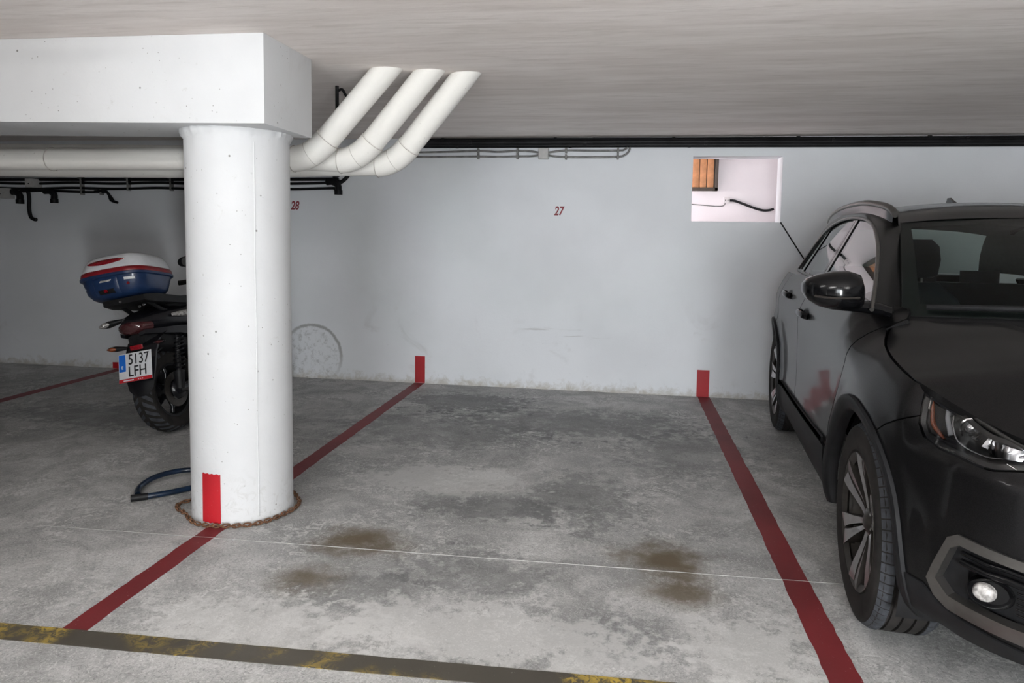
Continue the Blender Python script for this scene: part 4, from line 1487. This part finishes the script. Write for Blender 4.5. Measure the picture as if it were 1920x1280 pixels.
    box('floor_pan', (-.62, .62, -.45, 3.2, .225, .27), M['black'], car)
    box('engine_block', (-.48, .48, -.55, .30, .28, .86), M['black'], car, .05)
    # cabin
    dsh = [[(x, y, z) for (y, z) in ((.10, .70), (.10, 1.04), (.25, 1.065), (.48, 1.07), (.62, 1.03), (.66, .92), (.55, .70))] for x in (-.74, -.5, 0, .5, .74)]
    loft('dashboard', dsh, M['dash'], car)
    def seat(x, y, w, ins, name='front_seat', back=1.16):
        b = loft(name, [[(x - w, y - .52, .46), (x + w, y - .52, .46), (x + w, y - .52, .60), (x - w, y - .52, .60)], [(x - w, y - .02, .44), (x + w, y - .02, .44), (x + w, y - .02, .58), (x - w, y - .02, .58)]], M['seat'], car)
        rg = []
        for z, hw, yy, th in ((.52, w * .92, y + .0, .07), (.68, w, y + .03, .075), (.85, w * 1.02, y + .07, .07), (1.0, w * .96, y + .11, .06), (1.08, w * .82, y + .135, .05), (back, w * .5, y + .16, .03)):
            r = []
            for i in range(20):
                a = 2 * pi * i / 20
                c_, s_ = cos(a), sin(a)
                r.append((x + hw * math.copysign(abs(c_) ** .6, c_), yy + th * math.copysign(abs(s_) ** .8, s_), z))
            rg.append(r)
        loft('backrest', rg, M['seat'], b)
        rg = []
        for z, hw, yy in ((.62, w * .55, y - .05), (.85, w * .6, y - .008), (1.05, w * .5, y + .062)):
            rg.append([(x - hw, yy + .01, z), (x - hw * .8, yy - .012, z), (x + hw * .8, yy - .012, z), (x + hw, yy + .01, z)])
        loft('seat_insert', rg, M['seatblue'], b)
        return b
    for x in (-.385, .385):
        b = seat(x, 1.22, .26, True)
        rg = []
        for z, hw, th in ((1.185, .10, .04), (1.20, .125, .052), (1.28, .135, .056), (1.35, .125, .05), (1.385, .09, .035)):
            rg.append([(x + hw * math.copysign(abs(cos(2 * pi * i / 20)) ** .6, cos(2 * pi * i / 20)), 1.395 + th * math.copysign(abs(sin(2 * pi * i / 20)) ** .8, sin(2 * pi * i / 20)), z) for i in range(20)])
        loft('headrest', rg, M['seat'], b)
        for dx in (-.05, .05):
            tube('headrest_post', [(x + dx, 1.385, 1.12), (x + dx, 1.392, 1.20)], .006, M['steel'], b, 8)
    rs = loft('rear_bench', [[(-.66, 2.02, .46), (.66, 2.02, .46), (.66, 2.02, .60), (-.66, 2.02, .60)], [(-.66, 2.48, .44), (.66, 2.48, .44), (.66, 2.48, .58), (-.66, 2.48, .58)]], M['seat'], car)
    loft('backrest', [[(-.64, 2.44, .5), (.64, 2.44, .5), (.64, 2.56, .5), (-.64, 2.56, .5)], [(-.62, 2.58, 1.10), (.62, 2.58, 1.10), (.62, 2.70, 1.10), (-.62, 2.70, 1.10)]], M['seat'], rs)
    for x, dz in ((-.38, -.05), (0, .0), (.38, -.06)):
        loft('headrest', [[(x + .12 * math.copysign(abs(cos(2 * pi * i / 16)) ** .6, cos(2 * pi * i / 16)), 2.66 + .04 * sin(2 * pi * i / 16), z + dz) for i in range(16)] for z in (1.10, 1.15, 1.21, 1.24)], M['seat'], rs)
    # steering wheel and inner mirror
    c = Vector((.36, .80, .98))
    ax = Vector((0, .9, .42)).normalized()
    sw = tube('steering_wheel', circle_on(c, ax, .18, 40), .015, M['dash'], car, 10, closed=True)
    tube('steering_column', [c, c + Vector((0, -.2, -.09))], .04, M['dash'], sw, 12)
    for a in (0, 2.2, 4.1):
        u_ = Vector((1, 0, 0))
        v_ = ax.cross(u_)
        tube('spoke', [c, c + (u_ * cos(a) + v_ * sin(a)) * .18], .012, M['dash'], sw, 8)
    im = box('inner_mirror', (-.12, .12, .70, .725, 1.345, 1.41), M['dash'], car, .01)
    tube('mirror_stem', [(0, .71, 1.39), (0, .73, 1.43), (0, .76, 1.452)], .01, M['dash'], im, 8)

# ---- wheels
def make_wheel(px, py, sgn):
    """alloy wheel; sgn = -1: outer face towards -x"""
    T = 0.225
    rim = lobj('wheel', [(-.090, .218), (-.100, .236), (-.104, .2445), (-.098, .2475), (-.088, .2475), (-.080, .232), (.07, .222), (.09, .245), (.096, .245), (.096, .225), (.060, .212), (.055, .06), (-.02, .05), (-.02, .17), (.02, .200), (-.070, .212)], M['darkalloy'], car, 72, 'x')
    rim.location = (px, py, WZ)
    # tyre with grooves
    R = WR
    h = T / 2
    prof = [(-h * .80, .238), (-h * .93, .255), (-h * 1.0, .290), (-h * .98, .318), (-h * .90, .338), (-h * .80, .349), (-h * .70, .3545)]
    for gx in (-.056, -.019, .019, .056):
        prof += [(gx - .0055, R - .0008 - .004 * (gx / h) ** 2 * 4 * .25), (gx - .004, R - .009), (gx + .004, R - .009), (gx + .0055, R - .0008 - .004 * (gx / h) ** 2 * 4 * .25)]
    prof += [(h * .70, .3545), (h * .80, .349), (h * .90, .338), (h * .98, .318), (h * 1.0, .290), (h * .93, .255), (h * .80, .238)]
    ty = lobj('tyre', prof, M['rubber'], rim, 96, 'x', angle=28)
    # shoulder tread blocks
    bm = bmesh.new()
    for sx in (-1, 1):
        for k in range(64):
            a0 = 2 * pi * k / 64 + .004
            a1 = 2 * pi * (k + 1) / 64 - .010
            ring = []
            for (xx, rr) in ((sx * h * .56, R + .0006), (sx * h * .70, R - .0022), (sx * h * .82, .3475), (sx * h * .90, .3405)):
                ring.append([(xx, rr * cos(a), rr * sin(a)) for a in (a0, a1)])
            vs = [[bm.verts.new(p) for p in q] for q in ring]
            lowr = [[bm.verts.new((p[0] * .985, p[1] * .985, p[2] * .985)) for p in q] for q in ring]
            for i in range(3):
                bm.faces.new([vs[i][0], vs[i][1], vs[i + 1][1], vs[i + 1][0]])
                for s_ in (0, 1):
                    bm.faces.new([vs[i][s_], vs[i + 1][s_], lowr[i + 1][s_], lowr[i][s_]])
            bm.faces.new([vs[0][0], vs[0][1], lowr[0][1], lowr[0][0]])
            bm.faces.new([vs[3][0], vs[3][1], lowr[3][1], lowr[3][0]])
    tb = bobj('tread_blocks', bm, M['tread'], rim)
    tb['kind'] = 'stuff'
    # five twin spokes: bright faces with dark flanks
    sp0 = None
    first = {}
    for k in range(6):
        for d in (-1, 1):
            if d not in first:
                bm = bmesh.new()
                rows = []
                for (r, off, w, x) in ((.045, .012, .008, -.060), (.08, .015, .010, -.066), (.13, .021, .014, -.078), (.18, .028, .020, -.090), (.215, .031, .025, -.096), (.238, .031, .030, -.098)):
                    rows.append([(x - .006, r, d * (off + w)), (x, r, d * (off - w)), (x + .04, r, d * (off - w * .9)), (x + .045, r, d * (off + w))])
                vv = [[bm.verts.new(p) for p in q] for q in rows]
                for i in range(len(vv) - 1):
                    for j in range(4):
                        bm.faces.new([vv[i][j], vv[i][(j + 1) % 4], vv[i + 1][(j + 1) % 4], vv[i + 1][j]])
                bm.faces.new(vv[0])
                bm.faces.new(vv[-1][::-1])
                o = bobj('spoke', bm, M['alloy'], rim)
                o.data.materials.append(M['darkalloy'])
                for p in o.data.polygons:
                    if p.normal.x > -.5:
                        p.material_index = 1
                first[d] = o
            else:
                o = dup(first[d], rim)
            o.rotation_euler = (2 * pi * k / 6 + pi / 2 + .03, 0, 0)
    lobj('hub_cap', [(-.078, 0), (-.078, .020), (-.074, .028), (-.060, .046), (-.02, .05)], M['darkalloy'], rim, 32, 'x')
    lobj('brake_disc', [(.028, .05), (.028, .165), (.045, .165), (.045, .05)], M['steel'], rim, 48, 'x')
    for k in range(5):
        a = 2 * pi * k / 5 + .95
        lobj('wheel_nut', [(-.066, 0), (-.066, .006), (-.05, .007)], M['steel'], rim, 6, 'x', (0, .040 * cos(a), .042 * sin(a)))
    return rim
car_body()
TR = 0.905 - 0.1125
w0 = make_wheel(-TR, 0, -1)
for (x, y, rz) in ((-TR, WB, 0), (TR, 0, pi), (TR, WB, pi)):
    dup(w0, car, (x, y, WZ), (radians(37) if y else 0.3, 0, rz))

# ------------------------------------------------------------------ the scooter
# local frame: y forwards, x to the rider's right, z up; origin where the rear tyre stands
def scooter():
    T = thing('scooter', 'black scooter with a blue and white top case, parked behind the column', 'scooter', (-2.98, 4.275, 0.012), (0, radians(-12), radians(0)))
    def wheel(y, R, w, name):
        rim = lobj(name, [(-w * .30, R * .60), (-w * .34, R * .66), (-w * .30, R * .68), (w * .30, R * .68), (w * .34, R * .66), (w * .30, R * .60), (w * .22, R * .58), (-w * .22, R * .58)], M['black'], T, 48, 'x', closed=True)
        rim.location = (0, y, R)
        pr = []
        for i in range(15):
            a = -1.9 + 3.8 * i / 14
            pr.append((w / 2 * sin(a) / max(1, 1), R * .845 + R * .155 * cos(a)))
        pr = [(-w * .34, R * .665)] + pr[1:-1] + [(w * .34, R * .665)]
        lobj('tyre', pr, M['rubber'], rim, 64, 'x', angle=60)
        # tread grooves as raised chevrons
        bm = bmesh.new()
        for k in range(30):
            for sx in (-1, 1):
                t0 = 2 * pi * (k + (.5 if sx > 0 else 0)) / 30
                P = []
                for q in range(5):
                    a = sx * (.15 + .27 * q)
                    P.append((w / 2 * sin(a), R * .845 + R * .155 * cos(a) + .0022, t0 + .05 * q))
                rows = []
                for (xx, rr, tt) in P:
                    rows.append([bm.verts.new((xx, rr * cos(tt + e), rr * sin(tt + e))) for e in (-.055, .055)])
                for q in range(4):
                    bm.faces.new([rows[q][0], rows[q][1], rows[q + 1][1], rows[q + 1][0]])
        tr = bobj('tread_blocks', bm, M['tread'], rim, True)
        tr['kind'] = 'stuff'
        for k in range(6):
            a = 2 * pi * k / 6
            o = tube('spoke', [(-.01, 0, .03), (.012, 0, R * .40), (0, 0, R * .61)], [.016, .013, .016], M['scooter'], rim, 8)
            o.rotation_euler = (a, 0, 0)
        lobj('hub', [(-w * .5, 0), (-w * .5, .035), (-.02, .05), (.02, .05), (w * .5, .035), (w * .5, 0)], M['black'], rim, 24, 'x')
        lobj('brake_disc', [(w * .46, .070), (w * .46, .118), (w * .50, .118), (w * .50, .070)], M['darkalloy'], rim, 40, 'x', closed=True)
        return rim
    RW = .278
    wheel(0.03, RW, .145, 'rear_wheel')
    wheel(1.42, .27, .11, 'front_wheel')
    # swing arm, shock, exhaust
    tube('swing_arm', [(.105, -.01, RW), (.11, .2, .30), (.10, .45, .36)], [.035, .045, .06], M['scooter'], T, 12, smooth_pts=4)
    tube('swing_arm', [(-.12, -.01, RW), (-.13, .2, .30), (-.13, .5, .34)], [.06, .10, .12], M['black'], T, 14, smooth_pts=4)
    lobj('hub_cover', [(.100, .0), (.100, .05), (.092, .062), (.075, .07), (.07, .0)], M['scooter'], T, 28, 'x', (0.01, .03, RW))
    for x in (.125, -.14):
        sh = tube('shock_absorber', [(x, .0, RW + .04), (x - .01 * x / abs(x), .10, .70)], .017, M['black'], T, 12)
        P = []
        for i in range(120):
            t = i / 119
            a = 2 * pi * 9 * t
            P.append((x + cos(a) * .034, .028 + .062 * t + sin(a) * .034, .40 + .25 * t))
        tube('spring', P, .0055, M['scooter'], sh, 6)
        tube('shock_mount', [(x, -.005, RW - .0), (x, .02, RW + .12)], [.028, .036], M['black'], sh, 10)
    ex = tube('exhaust', [(.13, .55, .26), (.17, .35, .27), (.19, .15, .31)], [.02, .055, .06], M['black'], T, 16, smooth_pts=5)
    # rear mudguard with the plate carrier
    rg = []
    for (y, z, hw, th) in ((.10, .66, .10, .03), (-.05, .685, .115, .035), (-.16, .64, .115, .03), (-.215, .56, .112, .022), (-.245, .46, .105, .016), (-.265, .40, .098, .012), (-.275, .34, .085, .010), (-.278, .30, .045, .008)):
        rg.append([(x * hw + .03, y + (0 if k < 5 else th) + .022 * (x * x), z + (0 if k < 5 else th * .4)) for k, x in enumerate((-1, -.55, 0, .55, 1, 1, .55, 0, -.55, -1))])
    loft('rear_mudguard', rg, M['scooter'], T)
    inner = []
    for i in range(9):
        a = radians(60 + 9 * i)
        r = RW + .022
        inner.append([(x, .03 + (r + t_) * cos(a), RW + (r + t_) * sin(a)) for x, t_ in ((-.085, 0), (-.085, .01), (.085, .01), (.085, 0))])
    loft('inner_fender', inner, M['black'], T)
    # number plate: text on a tilted plate
    pl = box('number_plate', (-.118, .118, -.004, 0, -.092, .092), M['plate'], T, .003)
    pl.location = (0.050, -.285, .495)
    pl.rotation_euler = (radians(-14), 0, 0)
    bm = bmesh.new()
    box_bm(bm, -.112, -.066, -.0052, -.003, -.022, .086, .004)
    bobj('blue_band', bm, M['plateblue'], pl)
    box('red_strip', (-.118, .118, -.0054, -.003, -.092, -.070), M['platered'], pl, .002)
    text_obj('plate_digits', '5137', .094, M['ink'], pl, (.028, -.0055, .046), (pi / 2, 0, 0), 0, .0006, .80, .0006)
    text_obj('plate_letters', 'LFH', .094, M['ink'], pl, (.018, -.0055, -.030), (pi / 2, 0, 0), 0, .0006, .86, .0006)
    text_obj('country_letter', 'E', .030, M['plate'], pl, (-.089, -.0060, .004), (pi / 2, 0, 0), 0, .0004, .9, .0004)
    for x0, x1 in ((-.085, -.012), (.020, .027), (.034, .041), (.048, .055)):
        box('strip_print', (x0, x1, -.0060, -.005, -.085, -.078), M['plate'], pl)
    tag(box('red_reflector', (-.043, .043, -.012, 0, -.015, .015), M['reflector'], T, .004), None).location = (.055, -.238, .612)
    # tail fairing, tail lamp and body
    rg = []
    for (y, cz, hw, hh) in ((-.20, .765, .055, .03), (-.16, .765, .085, .055), (-.08, .765, .12, .075), (.05, .76, .155, .095), (.25, .745, .185, .115), (.45, .72, .19, .14), (.65, .66, .17, .16), (.80, .58, .13, .15)):
        rg.append(sring(y, 0, cz, hw, hh, 2.4, 28))
    loft('tail_fairing', rg, M['scooter'], T)
    for sx in (-1, 1):
        # wedge shaped lower fairing strakes
        loft('side_strake', [[(sx * .05, -.19, .70), (sx * .09, -.18, .715), (sx * .09, -.18, .69), (sx * .05, -.19, .68)], [(sx * .12, .05, .70), (sx * .175, .05, .70), (sx * .175, .05, .65), (sx * .12, .05, .64)], [(sx * .15, .40, .66), (sx * .205, .40, .66), (sx * .20, .40, .56), (sx * .15, .40, .55)]], M['scooter'], T)
    rg = [sring(-.215, 0, .745, .045, .022, 2.2, 20), sring(-.195, 0, .742, .085, .042, 2.2, 20), sring(-.12, 0, .735, .118, .05, 2.2, 20)]
    loft('tail_lamp', rg, M['smoke'], T)
    rg = []
    for (y, cz, hw, hh) in ((-.17, .66, .06, .035), (-.10, .64, .10, .06), (.05, .62, .115, .09), (.25, .58, .12, .10), (.45, .54, .13, .10)):
        rg.append(sring(y, .01, cz, hw, hh, 2.6, 24))
    loft('under_tail', rg, M['black'], T)
    # indicators
    def pod(name, c, d, L, r, mat, lens):
        c, d = Vector(c), Vector(d).normalized()
        P = [c, c + d * (L * .3), c + d * (L * .6), c + d * (L * .85), c + d * L]
        o = tube(name, P, [r * .45, r * .8, r, r * .75, r * .2], mat, T, 14, smooth_pts=0, flat=(.7, 1.2))
        lo = tube('indicator_lens', [c + d * (L * .45) + Vector((0, -r * .5, 0)), c + d * (L * .65) + Vector((0, -r * .75, 0)), c + d * (L * .92) + Vector((0, -r * .4, 0))], [r * .45, r * .72, r * .3], lens, o, 12, flat=(.8, 1.2))
        return o
    pod('indicator', (-.08, -.15, .615), (-1, -.12, .10), .14, .027, M['black'], M['amber'])
    pod('indicator', (.08, -.15, .615), (1, .3, .05), .10, .022, M['black'], M['smoke'])
    pod('grab_lamp', (-.10, -.11, .80), (-1, -.25, -.12), .16, .034, M['black'], M['clearlens'])
    loft('side_marker', [sring(.02, .165, .78, .006, .010, 2, 12), sring(.12, .192, .775, .012, .022, 2, 12), sring(.22, .205, .77, .006, .014, 2, 12), sring(.30, .208, .765, .002, .004, 2, 12)], M['clearlens'], T)
    # rack under the case
    rk = loft('luggage_rack', [[(-.15, -.20, .905), (.15, -.20, .905), (.15, -.20, .94), (-.15, -.20, .94)], [(-.17, -.10, .88), (.17, -.10, .88), (.17, -.10, .935), (-.17, -.10, .935)], [(-.17, .18, .845), (.17, .18, .845), (.17, .18, .890), (-.17, .18, .890)], [(-.12, .30, .82), (.12, .30, .82), (.12, .30, .86), (-.12, .30, .86)]], M['black'], T)
    for x in (-.10, .10):
        tube('rack_strut', [(x, -.12, .90), (x * 1.1, .0, .83), (x * 1.2, .10, .79)], .014, M['black'], rk, 8)
    for x, y, z in ((-.02, -.203, .918), (.10, -.15, .875), (.06, -.14, .868)):
        lobj('bolt', [(-.006, 0), (-.006, .007), (.004, .008)], M['steel'], rk, 10, 'y', (x, y, z))
    # top case
    tab = [(0.0, .150, .140), (.015, .178, .165), (.05, .205, .190), (.12, .222, .206), (.150, .228, .212)]
    def ring(z, w, d, e=3.4, n=44):
        r = []
        for k in range(n):
            a = 2 * pi * k / n
            c, s_ = cos(a), sin(a)
            r.append((w * math.copysign(abs(c) ** (2 / e), c), d * math.copysign(abs(s_) ** (2 / e), s_), z))
        return r
    bx = loft('top_case', [ring(*q) for q in tab], M['blue'], T)
    bx.scale = (1.05, 1.05, 1.03)
    bx.location = (-.105, -.005, .925)
    bx.rotation_euler = (radians(-9), radians(1), radians(0))
    loft('case_rim', [ring(.132, .232, .216), ring(.137, .238, .222), ring(.150, .238, .222), ring(.154, .234, .218)], M['blue'], bx)
    loft('red_band', [ring(.154, .233, .217), ring(.160, .234, .218), ring(.180, .230, .214), ring(.184, .226, .210)], M['band'], bx)
    lidtab = [(.184, .226, .210), (.20, .223, .207), (.245, .205, .190), (.268, .190, .174), (.284, .155, .142), (.293, .09, .085), (.296, .02, .02)]
    loft('lid', [ring(*q) for q in lidtab], M['lid'], bx)
    def rear_y(x, z):
        tt = tab + lidtab
        for i in range(len(tt) - 1):
            if tt[i][0] <= z <= tt[i + 1][0] and tt[i + 1][0] > tt[i][0]:
                q = (z - tt[i][0]) / (tt[i + 1][0] - tt[i][0])
                w, d = tt[i][1] + (tt[i + 1][1] - tt[i][1]) * q, tt[i][2] + (tt[i + 1][2] - tt[i][2]) * q
                return -d * max(0, 1 - min(.999, abs(x) / w) ** 3.4) ** (1 / 3.4)
        return -.2
    def patch(name, x0, x1, zlo, zhi, mat, off=.003, n=14, m=4):
        V, F = [], []
        for i in range(n + 1):
            q = i / n
            x = x0 + (x1 - x0) * q
            a, b = zlo(q), zhi(q)
            for j in range(m + 1):
                z = a + (b - a) * j / m
                e = off * (0.15 if i in (0, n) or j in (0, m) else 1)
                V.append((x, rear_y(x, z) - e, z))
        for i in range(n):
            for j in range(m):
                F.append((i * (m + 1) + j, (i + 1) * (m + 1) + j, (i + 1) * (m + 1) + j + 1, i * (m + 1) + j + 1))
        return mobj(name, V, F, mat, bx, True, 60)
    patch('lid_reflector', -.135, .135, lambda q: .236 - .022 * sin(pi * q) ** .6, lambda q: .236 + .014 * sin(pi * q) ** .6, M['reflector'], .006, 20)
    patch('lock_panel', -.085, .085, lambda q: .022, lambda q: .122, M['blue'], .010)
    patch('lock_recess', -.060, .060, lambda q: .028, lambda q: .062, M['black'], .012)
    patch('case_badge', -.042, .052, lambda q: .096, lambda q: .116, M['greybox'], .013, 6, 2)
    patch('small_sticker', .125, .180, lambda q: .100, lambda q: .116, M['plate'], .003, 6, 2)
    patch('small_sticker', -.180, -.160, lambda q: .078, lambda q: .090, M['plate'], .003, 6, 2)
    lobj('lock_barrel', [(-.006, 0), (-.006, .010), (.004, .011)], M['reflector'], bx, 14, 'y', (.0, rear_y(0, .045) - .014, .046))
    lobj('red_button', [(-.002, 0), (-.002, .009), (.004, .010)], M['band'], bx, 14, 'y', (.14, rear_y(.14, .07) - .002, .078))
    # seat, body, front
    rg = []
    for (y, cz, hw, hh) in ((.10, .845, .10, .02), (.16, .85, .14, .045), (.32, .845, .165, .06), (.50, .815, .175, .06), (.70, .785, .16, .055), (.88, .775, .11, .04), (.95, .77, .05, .02)):
        rg.append(sring(y, 0, cz, hw, hh, 2.8, 24))
    loft('seat', rg, M['black'], T)
    rg = []
    for (y, cz, hw, hh) in ((.30, .50, .12, .12), (.45, .46, .17, .16), (.65, .42, .19, .17), (.90, .36, .19, .12), (1.05, .36, .17, .10)):
        rg.append(sring(y, 0, cz, hw, hh, 3, 24))
    loft('engine_fairing', rg, M['scooter'], T)
    rg = []
    for (z, y, hw, th) in ((.30, 1.06, .16, .06), (.45, 1.10, .20, .07), (.62, 1.13, .24, .09), (.80, 1.16, .22, .11), (.92, 1.14, .16, .10), (1.0, 1.10, .10, .06)):
        rg.append([(hw * math.copysign(abs(cos(2 * pi * k / 24)) ** .8, cos(2 * pi * k / 24)), y + th * sin(2 * pi * k / 24), z) for k in range(24)])
    loft('leg_shield', rg, M['scooter'], T)
    V, F = [], []
    for i in range(9):
        q = i / 8
        for j in range(9):
            a = -1 + 2 * j / 8
            V.append(((.17 - .05 * q) * a, 1.20 + .02 - .10 * q - .06 * a * a, .93 + .30 * q))
    for i in range(8):
        for j in range(8):
            F.append((i * 9 + j, i * 9 + j + 1, i * 9 + 10 + j, i * 9 + 9 + j))
    mobj('windscreen', V, F, M['screen'], T, True)
    hb = tube('handlebar', [(-.36, .96, 1.03), (-.20, 1.02, 1.02), (0, 1.05, 1.00), (.20, 1.02, 1.02), (.36, .96, 1.03)], .016, M['black'], T, 10, smooth_pts=5)
    for sx in (-1, 1):
        tube('grip', [(sx * .27, .995, 1.026), (sx * .38, .952, 1.031)], .02, M['rubber'], hb, 12)
        mr = tube('mirror', [(sx * .22, 1.02, 1.03), (sx * .24, 1.02, 1.10), (sx * .27, 1.01, 1.165)], .008, M['black'], T, 8, smooth_pts=4)
        rg = [[(sx * .30 + .075 * k1 * math.copysign(abs(cos(2 * pi * k / 20)) ** .8, cos(2 * pi * k / 20)), 1.0 + dy, 1.195 + .042 * k1 * sin(2 * pi * k / 20)) for k in range(20)] for dy, k1 in ((-.012, .98), (0, 1.0), (.02, .8), (.035, .35))]
        loft('mirror_shell', rg, M['black'], mr)
        lobj('mirror_glass', [(-.0125, 0), (-.0125, .036), (-.0115, .037)], M['mirror'], mr, 24, 'y', (sx * .30, 1.0, 1.195))
    for sx in (-1, 1):
        tube('fork_leg', [(sx * .075, 1.43, .27), (sx * .075, 1.30, .55), (sx * .06, 1.18, .80)], .022, M['steel'], T, 12)
    rg = []
    for i in range(11):
        a = radians(20 + 14 * i)
        r = .292
        rg.append([(x, 1.43 + (r + t_) * cos(a), .27 + (r + t_) * sin(a)) for x, t_ in ((-.07, -.01), (-.06, .008), (0, .016), (.06, .008), (.07, -.01), (0, .004))])
    loft('front_mudguard', rg, M['scooter'], T)
    rg = [sring(1.24, 0, .80, .14, .07, 2.6, 20), sring(1.30, 0, .78, .12, .055, 2.6, 20), sring(1.325, 0, .77, .08, .03, 2.6, 20)]
    loft('headlamp', rg, M['clearlens'], T)
    tube('side_stand', [(-.13, .62, .28), (-.21, .66, .12), (-.275, .69, .045)], .014, M['steel'], T, 10)
    box('floorboard', (-.20, .20, .62, 1.08, .255, .30), M['black'], T, .015)
scooter()

# ------------------------------------------------------------------ chain round the column foot
def chain():
    t = thing('rusty_chain', 'rusty iron chain lying around the foot of the column', 'chain', (CX, CY, 0))
    P = []
    n = 300
    for i in range(n):
        a = 2 * pi * i / n
        r = CR + .022 + .010 * sin(3 * a + 1) ** 2
        # slack loop on the left
        d = (a - 3.35 + pi) % (2 * pi) - pi
        r += .055 * exp(-(d / .28) ** 2)
        P.append(Vector((r * cos(a), r * sin(a), 0.0)))
    L = [0]
    for i in range(n):
        L.append(L[-1] + (P[(i + 1) % n] - P[i]).length)
    k = 72
    step = L[-1] / k
    Rm, rm = [], .0034
    pts = []
    for i in range(20):
        a = 2 * pi * i / 20
        pts.append((.0085 * math.copysign(1, cos(a)) * (abs(cos(a)) > .01) * .55 + .0085 * cos(a), .0080 * sin(a), 0))
    V, F = sweep(pts, rm, 6, True, False)
    first = None
    for j in range(k):
        s_ = j * step
        i = 0
        while L[i + 1] < s_:
            i += 1
        q = (s_ - L[i]) / (L[i + 1] - L[i])
        p = P[i].lerp(P[(i + 1) % n], q)
        T_ = P[(i + 1) % n] - P[i]
        if first is None:
            first = o = mobj('link', V, F, M['rust'], t, True, 60)
        else:
            o = first.copy()
            COL.objects.link(o)
            o.parent = t
        o.scale = (1.32, 1, 1)
        o.location = (p.x, p.y, .010 if j % 2 else .0085)
        o.rotation_euler = (radians(55 if j % 2 else -25) + random.uniform(-.3, .3), random.uniform(-.1, .1), atan2(T_.y, T_.x) + random.uniform(-.2, .2))
chain()

# ------------------------------------------------------------------ cable lock behind the column
def cable_lock():
    t = thing('cable_lock', 'dark blue sleeved cable lock looped on the floor left of the column', 'lock', (-2.37, 3.35, 0))
    o = Vector((-2.37, 3.35, 0))
    P = [(-2.19, 3.56, .016), (-2.27, 3.565, .022), (-2.36, 3.545, .030), (-2.43, 3.49, .034), (-2.485, 3.40, .030), (-2.495, 3.31, .020), (-2.468, 3.235, .016), (-2.43, 3.185, .016)]
    tube('sleeved_cable', [Vector(p) - o for p in P], .0145, M['bluesleeve'], t, 12, smooth_pts=6)
    P = [(-2.405, 3.140, .018), (-2.34, 3.185, .018), (-2.27, 3.26, .017), (-2.20, 3.36, .016), (-2.14, 3.45, .016)]
    tube('sleeved_cable', [Vector(p) - o for p in P], .0145, M['bluesleeve'], t, 12, smooth_pts=6)
    tube('end_ferrule', [Vector(p) - o for p in ((-2.425, 3.125, .018), (-2.36, 3.170, .018))], .0175, M['black'], t, 14)
    tube('end_ferrule', [Vector(p) - o for p in ((-2.30, 3.563, .024), (-2.21, 3.562, .018))], .0175, M['black'], t, 14)
    lobj('metal_ring', [(-.004, .015), (-.004, .019), (.004, .019), (.004, .015)], M['steel'], t, 20, 'x', Vector((-2.302, 3.563, .024)) - o, closed=True)
cable_lock()
